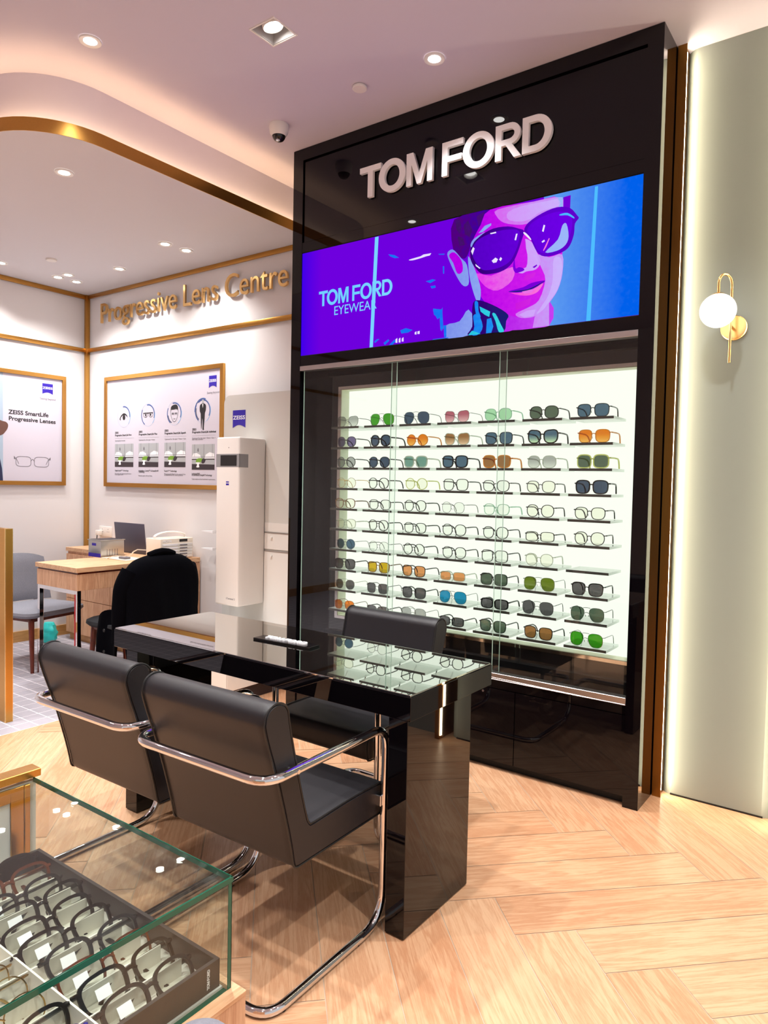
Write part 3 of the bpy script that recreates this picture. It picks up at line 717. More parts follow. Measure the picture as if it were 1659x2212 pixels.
def cabinet():
    t = root('display_cabinet', ((CXL + CXR) / 2, CY, 0), 'tall gloss black eyewear cabinet with white lettering, screen and backlit shelves', 'display cabinet')
    ox, oy = t.location.x, t.location.y
    def bx(name, d, mt, parent=t, bevel=0.0, **kw):
        o = box(name, d, mt, None, bevel, **kw); o.parent = parent; o.location = Vector(o.location)
        o.matrix_parent_inverse = Matrix.Translation(-Vector(t.location)); return o
    # carcass: two side posts, top, back
    mb = MB()
    mb.box(CXL, OX0, CY, CB, 0, CEIL - 0.002)
    mb.box(OX1, CXR, CY, CB, 0, CEIL - 0.002)
    mb.box(OX0, OX1, CY, CB, 3.285, CEIL - 0.002)
    mb.box(OX0, OX1, 3.375, CB, 0.0, 3.285)
    def par(o):
        o.parent = t; o.matrix_parent_inverse = Matrix.Translation(-Vector(t.location)); return o
    par(mb.put('carcass', M['black']))
    bx('header_panel', (OX0 + 0.014, OX1 - 0.0, CY + 0.004, 3.375, 2.81, 3.272), M['black'])
    bx('shadow_gap', (OX0, OX0 + 0.014, CY + 0.03, 3.375, 2.81, 3.285), M['groove'])
    bx('shadow_gap', (OX0 + .014, OX1, CY + 0.03, 3.375, 3.272, 3.285), M['groove'])
    bx('mullion', (OX0, OX1, CY + 0.002, 3.375, SZ1 + 0.004, 2.808), M['black'])
    bx('mullion', (OX0, OX1, CY + 0.002, 3.375, OZ1, SZ0 - 0.004), M['black'])
    # lettering
    for sp in tomford_splines(-2.459, 2.957, 1.112, 0.166):
        me = curve_mesh('letter', sp, 0.006, M['print_white'])
        o = put('letter', me); face_y(o, 0, CY - 0.009, 0); par(o)
    # screen
OX0, OX1, OZ0, OZ1 = -2.900, -0.935, 0.455, 2.088      # glazed opening
BX0, BX1, BZ0, BZ1 = -2.704, -0.976, 0.612, 1.953      # light box
BYF, BYB = 3.27, 3.342
CB = RY - 0.003                                          # cabinet back
def tomford_splines(x0, z0, w, h):
    """the seven capitals as filled outlines; (x0, z0) lower left, w x h overall"""
    zb, zt = 2.957, 3.123
    def ell(cx, cz, a, b, n=40): return [(cx + a * math.cos(2 * PI * k / n), cz + b * math.sin(2 * PI * k / n)) for k in range(n)]
    zc = (zb + zt) / 2; h_ = (zt - zb) / 2
    L = [[[(-2.459, zt), (-2.316, zt), (-2.316, zt - 0.030), (-2.370, zt - 0.030), (-2.370, zb), (-2.404, zb), (-2.404, zt - 0.030), (-2.459, zt - 0.030)]],
         [ell(-2.243, zc, 0.087, 0.086), ell(-2.243, zc, 0.049, 0.055)],
         [[(-2.150, zb), (-2.150, zt), (-2.109, zt), (-2.070, zb + 0.055), (-2.031, zt), (-1.990, zt), (-1.990, zb), (-2.021, zb), (-2.021, zt - 0.060), (-2.058, zb), (-2.083, zb), (-2.119, zt - 0.060), (-2.119, zb)]],
         [[(-1.933, zb), (-1.933, zt), (-1.812, zt), (-1.812, zt - 0.029), (-1.901, zt - 0.029), (-1.901, zt - 0.073), (-1.820, zt - 0.073), (-1.820, zt - 0.101), (-1.901, zt - 0.101), (-1.901, zb)]],
         [ell(-1.727, zc, 0.086, 0.086), ell(-1.727, zc, 0.049, 0.056)]]
    bow = [(-1.560 + 0.055 * math.cos(R(a)), zt - 0.0505 + 0.0505 * math.sin(R(a))) for a in range(90, -91, -15)]
    bowi = [(-1.563 + 0.028 * math.cos(R(a)), zt - 0.0505 + 0.0235 * math.sin(R(a))) for a in range(90, -91, -15)]
    L.append([[(-1.634, zb), (-1.634, zt)] + bow[:-1] + [(-1.549, zt - 0.098), (-1.499, zb), (-1.536, zb), (-1.580, zt - 0.101), (-1.602, zt - 0.101), (-1.602, zb)],
            [(-1.602, zt - 0.027)] + bowi + [(-1.602, zt - 0.074)]])
    dx = -1.430
    bow = [(dx + 0.083 * math.cos(R(a)), zc + h_ * math.sin(R(a))) for a in range(90, -91, -10)]
    bowi = [(dx + 0.047 * math.cos(R(a)), zc + (h_ - 0.029) * math.sin(R(a))) for a in range(90, -91, -10)]
    L.append([[(-1.494, zb), (-1.494, zt)] + bow, [(-1.462, zt - 0.029)] + bowi + [(-1.462, zb + 0.029)]])
    return [[[(x0 + (x + 2.459) * w / 1.112, z0 + (z - zb) * h / 0.166) for x, z in sp] for sp in let] for let in L]
def cabinet():
    t = root('display_cabinet', ((CXL + CXR) / 2, CY, 0), 'tall gloss black eyewear cabinet with white lettering, screen and backlit shelves', 'display cabinet')
    ox, oy = t.location.x, t.location.y
    def bx(name, d, mt, parent=t, bevel=0.0, **kw):
        o = box(name, d, mt, None, bevel, **kw); o.parent = parent; o.location = Vector(o.location)
        o.matrix_parent_inverse = Matrix.Translation(-Vector(t.location)); return o
    # carcass: two side posts, top, back
    mb = MB()
    mb.box(CXL, OX0, CY, CB, 0, CEIL - 0.002)
    mb.box(OX1, CXR, CY, CB, 0, CEIL - 0.002)
    mb.box(OX0, OX1, CY, CB, 3.285, CEIL - 0.002)
    mb.box(OX0, OX1, 3.375, CB, 0.0, 3.285)
    def par(o):
        o.parent = t; o.matrix_parent_inverse = Matrix.Translation(-Vector(t.location)); return o
    par(mb.put('carcass', M['black']))
    bx('header_panel', (OX0 + 0.014, OX1 - 0.0, CY + 0.004, 3.375, 2.81, 3.272), M['black'])
    bx('shadow_gap', (OX0, OX0 + 0.014, CY + 0.03, 3.375, 2.81, 3.285), M['groove'])
    bx('shadow_gap', (OX0 + .014, OX1, CY + 0.03, 3.375, 3.272, 3.285), M['groove'])
    bx('mullion', (OX0, OX1, CY + 0.002, 3.375, SZ1 + 0.004, 2.808), M['black'])
    bx('mullion', (OX0, OX1, CY + 0.002, 3.375, OZ1, SZ0 - 0.004), M['black'])
    # lettering
    X = lambda s: s
    zb, zt = 2.957, 3.123; st = 0.033
    def letter(splines):
        me = curve_mesh('letter', splines, 0.009, M['print_white'], 0.0)
        o = put('letter', me); face_y(o, 0, CY - 0.012, 0); par(o)
    def ell(cx, cz, a, b, n=40): return [(cx + a * math.cos(2 * PI * k / n), cz + b * math.sin(2 * PI * k / n)) for k in range(n)]
    letter([[(-2.459, zt), (-2.316, zt), (-2.316, zt - 0.030), (-2.370, zt - 0.030), (-2.370, zb), (-2.404, zb), (-2.404, zt - 0.030), (-2.459, zt - 0.030)]])
    letter([ell(-2.243, (zb + zt) / 2, 0.087, 0.086), ell(-2.243, (zb + zt) / 2, 0.049, 0.055)])
    letter([[(-2.150, zb), (-2.150, zt), (-2.109, zt), (-2.070, zb + 0.055), (-2.031, zt), (-1.990, zt), (-1.990, zb), (-2.021, zb), (-2.021, zt - 0.060), (-2.058, zb), (-2.083, zb), (-2.119, zt - 0.060), (-2.119, zb)]])
    letter([[(-1.933, zb), (-1.933, zt), (-1.812, zt), (-1.812, zt - 0.029), (-1.901, zt - 0.029), (-1.901, zt - 0.073), (-1.820, zt - 0.073), (-1.820, zt - 0.101), (-1.901, zt - 0.101), (-1.901, zb)]])
    letter([ell(-1.727, (zb + zt) / 2, 0.086, 0.086), ell(-1.727, (zb + zt) / 2, 0.049, 0.056)])
    bow = [(-1.560 + 0.055 * math.cos(R(a)), zt - 0.0505 + 0.0505 * math.sin(R(a))) for a in range(90, -91, -15)]
    bowi = [(-1.563 + 0.028 * math.cos(R(a)), zt - 0.0505 + 0.0235 * math.sin(R(a))) for a in range(90, -91, -15)]
    letter([[(-1.634, zb), (-1.634, zt)] + bow[:-1] + [(-1.549, zt - 0.098), (-1.499, zb), (-1.536, zb), (-1.580, zt - 0.101), (-1.602, zt - 0.101), (-1.602, zb)],
            [(-1.602, zt - 0.027)] + bowi + [(-1.602, zt - 0.074)]])
    dx = -1.430; h = (zt - zb) / 2; zc = (zb + zt) / 2
    bow = [(dx + 0.083 * math.cos(R(a)), zc + h * math.sin(R(a))) for a in range(90, -91, -10)]
    bowi = [(dx + 0.047 * math.cos(R(a)), zc + (h - 0.029) * math.sin(R(a))) for a in range(90, -91, -10)]
    letter([[(-1.494, zb), (-1.494, zt)] + bow, [(-1.462, zt - 0.029)] + bowi + [(-1.462, zb + 0.029)]])
    # screen
    scr = bx('screen', (SX0 - 0.004, SX1 + 0.004, CY + 0.006, CY + 0.03, SZ0 - 0.004, SZ1 + 0.004), M['groove'])
    def grad(name, c1, c2, x0, x1, s=SCREEN_E, noise=0.0):
        m_ = bpy.data.materials.new(name); m_.use_nodes = True; nt = m_.node_tree; nt.nodes.remove(nt.nodes['Principled BSDF'])
        e = nt.nodes.new('ShaderNodeEmission'); e.inputs['Strength'].default_value = s
        ge = nt.nodes.new('ShaderNodeTexCoord'); sp = nt.nodes.new('ShaderNodeSeparateXYZ'); nt.links.new(ge.outputs['Object'], sp.inputs[0])
        mr = nt.nodes.new('ShaderNodeMapRange'); mr.inputs['From Min'].default_value = x0; mr.inputs['From Max'].default_value = x1
        nt.links.new(sp.outputs['X'], mr.inputs['Value'])
        fac = mr.outputs[0]
        if noise:
            n = nt.nodes.new('ShaderNodeTexNoise'); n.inputs['Scale'].default_value = 45; n.inputs['Detail'].default_value = 6
            nt.links.new(ge.outputs['Object'], n.inputs['Vector'])
            a = nt.nodes.new('ShaderNodeMath'); a.operation = 'MULTIPLY_ADD'; a.inputs[1].default_value = noise; a.inputs[2].default_value = -noise / 2
            nt.links.new(n.outputs['Fac'], a.inputs[0]); b = nt.nodes.new('ShaderNodeMath'); b.operation = 'ADD'; b.use_clamp = True
            nt.links.new(a.outputs[0], b.inputs[0]); nt.links.new(fac, b.inputs[1]); fac = b.outputs[0]
        mx = nt.nodes.new('ShaderNodeMix'); mx.data_type = 'RGBA'; mx.inputs['A'].default_value = c1; mx.inputs['B'].default_value = c2
        nt.links.new(fac, mx.inputs['Factor']); nt.links.new(mx.outputs['Result'], e.inputs['Color'])
        nt.links.new(e.outputs[0], nt.nodes['Material Output'].inputs['Surface']); return m_
    C = {'base': grad('screen_purple', srgb(60, 0, 225), srgb(106, 0, 214), -2.9, -2.75),
         'blue': grad('screen_blue', srgb(90, 150, 232), srgb(0, 92, 226), -1.35, -1.0, noise=0.25),
         'hair': grad('screen_hair', srgb(78, 0, 120), srgb(60, 0, 150), -1.86, -1.7, noise=2.0),
         'mag': grad('screen_magenta', srgb(176, 0, 222), srgb(206, 30, 228), -1.75, -1.35, noise=0.8),
         'mag2': grad('screen_magenta_dark', srgb(190, 0, 210), srgb(205, 40, 220), -1.6, -1.4),
         'pinkl': grad('screen_pink', srgb(206, 104, 232), srgb(188, 158, 240), -1.6, -1.25, noise=0.9),
         'glowp': grad('screen_lit_skin', srgb(204, 140, 238), srgb(196, 176, 244), -1.6, -1.25, noise=0.5),
         'hair2': grad('screen_hair_dark', srgb(62, 16, 96), srgb(70, 10, 120), -1.86, -1.7, noise=2.5),
         'pink2': grad('screen_pink_blush', srgb(222, 60, 226), srgb(226, 110, 222), -1.7, -1.5, noise=1.6),
         'pinkd': grad('screen_neck', srgb(170, 0, 220), srgb(190, 60, 232), -1.65, -1.4, noise=0.8),
         'steel': grad('screen_pale_blue', srgb(120, 140, 226), srgb(150, 176, 240), -1.9, -1.5, noise=0.6),
         'purp': grad('screen_violet', srgb(128, 0, 216), srgb(112, 0, 205), -1.9, -1.3),
         'coral': grad('screen_coral', srgb(236, 60, 214), srgb(240, 110, 210), -1.55, -1.4, noise=1.0),
         'navy': grad('screen_rim', srgb(52, 0, 120), srgb(92, 0, 196), -1.7, -1.4),
         'lens': grad('screen_lens', srgb(84, 0, 190), srgb(104, 0, 220), -1.75, -1.3, noise=0.6),
         'dark': grad('screen_dark', srgb(46, 0, 110), srgb(20, 30, 110), -1.7, -1.55, noise=1.0),
         'cyan': grad('screen_cyan', srgb(40, 190, 215), srgb(60, 215, 220), -1.7, -1.5, noise=2.0),
         'azur': grad('screen_azure', srgb(20, 110, 235), srgb(30, 150, 230), -1.9, -1.5, noise=1.5),
         'white': grad('screen_white', srgb(225, 215, 250), srgb(235, 225, 255), -1.9, -1.3),
         'sky': grad('screen_sky_line', srgb(110, 200, 250), srgb(120, 205, 250), -2.5, -2.3),
         'sky2': grad('screen_sky_line_right', srgb(70, 178, 245), srgb(80, 185, 245), -1.2, -1.1)}
    def layer(pts, mt, z, name='picture'):
        pts = [(min(max(x, SX0), SX1), min(max(zz, SZ0), SZ1)) for x, zz in pts]
        me = curve_mesh(name, [smooth_poly(pts) if len(pts) > 5 else pts], 0.0, mt)
        o = put(name, me, scr); face_y(o, 0, CY + 0.0055 - z * 0.0003, 0)
        o.matrix_parent_inverse = Matrix.Translation(-Vector(t.location)); o.parent = scr
        o.matrix_parent_inverse = (Matrix.Translation(-Vector(t.location)) if False else Matrix.Identity(4)); return o
    layer([(SX0, SZ0), (SX1, SZ0), (SX1, SZ1), (SX0, SZ1)], C['base'], 0, 'picture_background')
    for c, z, pts in SCREEN_ART: layer(pts, C[c], z)
    for sp in tomford_splines(-2.763, 2.419, 0.522, 0.086):
        o = put('screen_letter', curve_mesh('screen_letter', sp, 0.0, C['sky']), scr); face_y(o, 0, CY + 0.0022, 0)
    me = text_mesh('EYEWEAR', 0.072, C['sky'], 0.0, 0.0, name='screen_text')
    w = max(v.co.x for v in me.vertices)
    for v in me.vertices: v.co.x *= 0.306 / w
    o = put('screen_text', me, scr); face_y(o, -2.650, CY + 0.0022, 2.357)
    # glazed display: dark gloss interior with the light box let into it
    mb = MB()
    mb.box(OX0, BX0 - 0.02, BYF, 3.375, OZ0, OZ1); mb.box(BX1 + 0.02, OX1, BYF, 3.375, OZ0, OZ1)
    mb.box(BX0 - 0.02, BX1 + 0.02, BYF, 3.375, OZ0, BZ0 - 0.02); mb.box(BX0 - 0.02, BX1 + 0.02, BYF, 3.375, BZ1 + 0.02, OZ1)
    par(mb.put('back_panel', M['darkpanel']))
    fr = MB()
    e = 0.02
    fr.box(BX0 - e, BX0, BYF - 0.004, BYB, BZ0 - e, BZ1 + e); fr.box(BX1, BX1 + e, BYF - 0.004, BYB, BZ0 - e, BZ1 + e)
    fr.box(BX0, BX1, BYF - 0.004, BYB, BZ0 - e, BZ0 - 0.003); fr.box(BX0, BX1, BYF - 0.004, BYB, BZ1 + 0.003, BZ1 + e)
    par(fr.put('mirror_trim', M['mirror']))
    lb = bx('light_box', (BX0, BX1, BYB, BYB + 0.02, BZ0, BZ1), M['boxlight'])
    sd = MB(); sd.box(BX0, BX0 + 0.003, BYF, BYB, BZ0, BZ1); sd.box(BX1 - 0.003, BX1, BYF, BYB, BZ0, BZ1); sd.box(BX0, BX1, BYF, BYB, BZ0 - 0.003, BZ0); sd.box(BX0, BX1, BYF, BYB, BZ1, BZ1 + 0.003)
    par(sd.put('light_box_reveal', M['boxside']))
    # shelves
    sm = bpy.data.meshes.new('x')
    mb = MB(); mb.box(0, 0.2, 0.003, 0.177, -0.012, 0.0); mb.cur = 1; mb.box(0, 0.2, 0, 0.003, -0.012, 0.0)
    shelf = mb.mesh('shelf', [M['acrylic'], M['shelfedge']])
    for r_ in range(10):
        for c_ in range(7):
            o = put('shelf', shelf, None); o.location = (SHX(c_), SHY, SHZ(r_)); par(o)
    # sliding glass doors, rails
    for x0, x1, y in ((OX0 + 0.02, -2.207, 3.134), (-2.253, -1.565, 3.148), (-1.598, OX1 - 0.001, 3.134)):
        d = bx('glass_door', (x0, x1, y, y + 0.005, OZ0 + 0.03, OZ1 - 0.026), M['pane'])
        mb = MB()
        for xx in (x0, x1 - 0.0015): mb.box(xx, xx + 0.0015, y - 0.0003, y + 0.0053, OZ0 + 0.03, OZ1 - 0.026)
        ed = mb.put('polished_edge', M['glassedge_l']); ed.parent = d
    for nm, z0, z1 in (('top_rail', OZ1 - 0.028, OZ1 - 0.001), ('bottom_rail', OZ0 - 0.002, OZ0 + 0.03)):
        mb = MB(); mb.box(OX0, OX1, CY - 0.003, 3.165, z0, z1)
        if nm == 'bottom_rail': mb.box(OX0, OX1, CY - 0.006, CY - 0.003, z0, z0 + 0.004)
        rail = par(mb.put(nm, M['alu'], bevel=0.0015, bseg=1))
    # base doors
    for x0, x1 in ((OX0 + 0.002, -2.19), (-2.187, -1.467), (-1.463, OX1 - 0.002)):
        d = bx('cupboard_door', (x0, x1, CY + 0.008, CY + 0.026, 0.045, 0.405), M['black'])
        lk = MB().lathe([(0.0001, -0.004), (0.006, -0.004), (0.007, 0.002)], ((x0 + 0.55), CY + 0.008, 0.385), 16, 'Y').put('lock', M['chrome']); lk.parent = d
    bx('drawer_front', (OX0 + 0.002, OX1 - 0.002, CY + 0.008, CY + 0.026, 0.409, OZ0 - 0.004), M['black'])
    bx('plinth', (OX0, OX1, CY + 0.05, CY + 0.07, 0.0, 0.045), M['groove'])
    bx('base_body', (OX0, OX1, CY + 0.026, 3.375, 0.045, OZ0 - 0.004), M['groove'])
def smooth_poly(pts, n=3):
    """closed Catmull-Rom through the points"""
    out = []; k = len(pts)
    for i in range(k):
        p0, p1, p2, p3 = (Vector(pts[(i + d) % k]) for d in (-1, 0, 1, 2))
        for j in range(n):
            t = j / n
            q = 0.5 * ((2 * p1) + (-p0 + p2) * t + (2 * p0 - 5 * p1 + 4 * p2 - p3) * t * t + (-p0 + 3 * p1 - 3 * p2 + p3) * t ** 3)
            out.append((q.x, q.y))
    return out
M['shelfedge'] = mat('dark_shelf_edge', srgb(62, 60, 56), 0.2)
SHY = 3.165
def SHX(c): return -2.688 + 0.2408 * c
def SHZ(r): return 1.727 - 0.1176 * r
cabinet()
# white and green edge of the cabinet wall: the pale wall seen in the cabinet's glossy flank is a real reflection
# ================================================================== BLACK DESK
DX0, DX1, DY0, DY1, DZ = -2.698, -1.167, 1.766, 2.292, 0.763
def desk():
    t = root('consultation_desk', ((DX0 + DX1) / 2, (DY0 + DY1) / 2, 0), 'gloss black consultation desk with two slab legs and a glass top', 'desk')
    cx, cy = t.location.x, t.location.y
    MB().box(DX0 - cx, DX1 - cx, DY0 - cy, DY1 - cy, DZ - 0.08, DZ - 0.006).put('desktop', M['black'], t, 0.0012, 1)
    MB().box(DX0 - cx + 0.004, DX1 - cx - 0.004, DY0 - cy + 0.004, DY1 - cy - 0.004, DZ - 0.006, DZ).put('glass_top', M['blackglass'], t, 0.001, 1)
    for x0, x1 in ((-1.247, -1.176), (-2.606, -2.530)):
        lg = MB().box(x0 - cx, x1 - cx, 1.766 - cy, 2.160 - cy, 0.004, DZ - 0.08).put('leg', M['black'], t, 0.0012, 1)
        for yy in (1.80, 2.12): MB().lathe([(0.014, 0.0), (0.016, 0.001), (0.016, 0.004)], ((x0 + x1) / 2 - cx, yy - cy, 0), 16).put('levelling_foot', M['chrome'], lg)
desk()
def desk_sign():
    t = root('desk_name_plate', (-1.945, 2.035, DZ), 'small black name plate with raised white letters lying on the desk', 'name plate', rz=R(3))
    MB().box(-0.145, 0.145, -0.032, 0.032, 0, 0.008).put('plate', M['blackscreen'], t, 0.001, 1)
    for sp in tomford_splines(-0.105, -0.016, 0.21, 0.033):
        o = put('raised_letter', curve_mesh('raised_letter', sp, 0.003, M['print_white']), t); o.location = (0, 0, 0.011)
desk_sign()

# ================================================================== ARMCHAIRS
def make_armchair():
    """cantilever armchair, sitter faces +Y, origin on the floor under the seat"""
    t = root('armchair', (0, 0, 0), '', 'armchair', 'black leather cantilever armchairs')
    w = 0.25
    back = [(-0.139, 0.358), (-0.146, 0.390), (-0.163, 0.46), (-0.204, 0.60), (-0.243, 0.71), (-0.260, 0.765)]
    top = [(-0.214 + 0.046 * math.cos(R(a)), 0.780 + 0.042 * math.sin(R(a))) for a in range(180, -1, -20)]
    front = [(-0.158, 0.73), (-0.130, 0.62), (-0.108, 0.54), (-0.088, 0.475)]
    prof = back + top + front + [(-0.076, 0.452), (-0.05, 0.447), (0.10, 0.452), (0.26, 0.45), (0.292, 0.440), (0.303, 0.415), (0.302, 0.375), (0.292, 0.352), (0.25, 0.3485), (0.10, 0.348), (-0.09, 0.347), (-0.126, 0.3475)]
    prof = smooth_poly(prof, 2)
    # shell: the two end sections bulge slightly, edges rounded
    mb = MB(); n = len(prof)
    cxs = [(-w, 0.975), (-w + 0.008, 0.997), (-w + 0.03, 1.0), (-w * .5, 1.0), (0, 1.0), (w * .5, 1.0), (w - 0.03, 1.0), (w - 0.008, 0.997), (w, 0.975)]
    c0_ = (-0.05, 0.44)
    def shrink(p, d):
        # move a profile point inwards by d using the outline normal
        return p
    vs = []
    nr = []
    for i in range(n):
        a, b = Vector(prof[i - 1]), Vector(prof[(i + 1) % n]); d = (b - a).normalized(); nr.append((d.y, -d.x))
    for x, s_ in cxs:
        ins = {0.975: 0.006, 0.997: 0.0015, 1.0: 0.0}[s_]
        for (y, z), (ny, nz) in zip(prof, nr): vs.append((x, y + ny * ins, z + nz * ins))
    fs = []
    for i in range(len(cxs) - 1):
        for k in range(n):
            l = (k + 1) % n; fs.append((i * n + k, i * n + l, (i + 1) * n + l, (i + 1) * n + k))
    mb.add(vs, fs, True); mb.f.append(list(range(n - 1, -1, -1))); mb.smooth.append(False); mb.mi.append(0)
    mb.f.append([(len(cxs) - 1) * n + k for k in range(n)]); mb.smooth.append(False); mb.mi.append(0)
    sh = mb.put('seat_shell', M['leather'], t)
    for s_ in (-1, 1):
        MB().tube([(s_ * (w - 0.003), y, z) for (y, z) in prof], 0.0032, 6, True).put('piping', M['welt'], sh)
    MB().tube([(-w + 0.01, -0.215, 0.716), (w - 0.01, -0.215, 0.716)], 0.0012, 5).put('seam', M['welt'], sh)
    # one bent tube: floor loop, uprights, arms and the bar behind the back
    a = 0.27; yb, yf, h = -0.275, 0.262, 0.637
    loop = [(-a, 0.0, 0.0135), (-a, yf, 0.0135), (-a, yf + 0.004, h), (-a, yb, h - 0.004), (a, yb, h - 0.004), (a, yf + 0.004, h), (a, yf, 0.0135), (a, -0.262, 0.0135), (-a, -0.262, 0.0135), (-a, 0.0, 0.0135)]
    path = rounded(loop, [0.11, 0.07, 0.075, 0.075, 0.07, 0.11, 0.07, 0.07], 8)[:-1]
    MB().tube(path, 0.0132, 14, True).put('tube_frame', M['chrome'], t)
    for s_ in (-1, 1):
        MB().tube([(s_ * (w - 0.01), -0.165, h - 0.003), (s_ * (a + 0.0145), -0.165, h - 0.003)], [0.006, 0.006], 12).put('arm_bolt', M['chrome'], t)
        MB().box(s_ * (w - 0.004), s_ * (a), yf - 0.02, yf + 0.006, 0.385, 0.42).put('seat_bracket', M['chrome'], t, 0.002, 1)
        for yy in (-0.2, 0.13): MB().lathe([(0.009, 0.0), (0.009, 0.008)], (s_ * a, yy, 0.0), 12).put('floor_glide', M['rubber'], t)
    return t
arm = make_armchair()
arm.rotation_euler = (0, 0, R(1.5)); arm.location = (-1.545, 1.530, 0); arm['label'] = 'black leather chrome armchair nearest the glass case, in front of the desk leg'
a2 = copy_tree(arm); a2.location = (-2.158, 1.545, 0); a2.rotation_euler = (0, 0, R(1.0)); a2['label'] = 'black leather chrome armchair at left, beside the grey tile floor'
a3 = copy_tree(arm); a3.location = (-1.835, 2.41, 0); a3.rotation_euler = (0, 0, PI); a3['label'] = 'black leather armchair across the desk, against the lit eyewear cabinet'
# ================================================================== EYEWEAR
def outline(shape, w, h, n=32):
    """lens outline, centred, +x is the temple side"""
    pts = []
    for k in range(n):
        a = 2 * PI * k / n; c, s_ = math.cos(a), math.sin(a)
        p = {'round': 2.0, 'panto': 2.3, 'square': 3.6, 'rect': 3.8, 'way': 3.2, 'pilot': 2.7, 'cat': 2.7, 'soft': 2.7, 'hex': 2.9}[shape]
        x = math.copysign(abs(c) ** (2 / p), c); z = math.copysign(abs(s_) ** (2 / p), s_)
        if shape in ('way', 'soft'): x *= 1 - 0.11 * (0.5 - z / 2)
        if shape == 'panto': x *= 1 - 0.08 * (0.5 - z / 2)
        if shape == 'pilot':
            x = x * (1 - 0.13 * (0.5 - z / 2)) + 0.12 * (0.5 - z / 2) * 1.0
            if x < 0 and z < 0: x *= 1 - 0.16 * (-z)
        if shape == 'cat': z += 0.22 * max(0, x) * max(0, z); x *= 1 - 0.14 * (0.5 - z / 2)
        if shape == 'hex': x *= 1 - 0.10 * abs(z) ** 2
        pts.append((x * w / 2, z * h / 2))
    return pts
SIZES = {'round': (0.048, 0.045), 'panto': (0.050, 0.044), 'square': (0.053, 0.044), 'rect': (0.053, 0.034), 'way': (0.054, 0.044),
         'pilot': (0.058, 0.050), 'cat': (0.055, 0.045), 'soft': (0.052, 0.041), 'hex': (0.053, 0.044)}
_mesh = {}
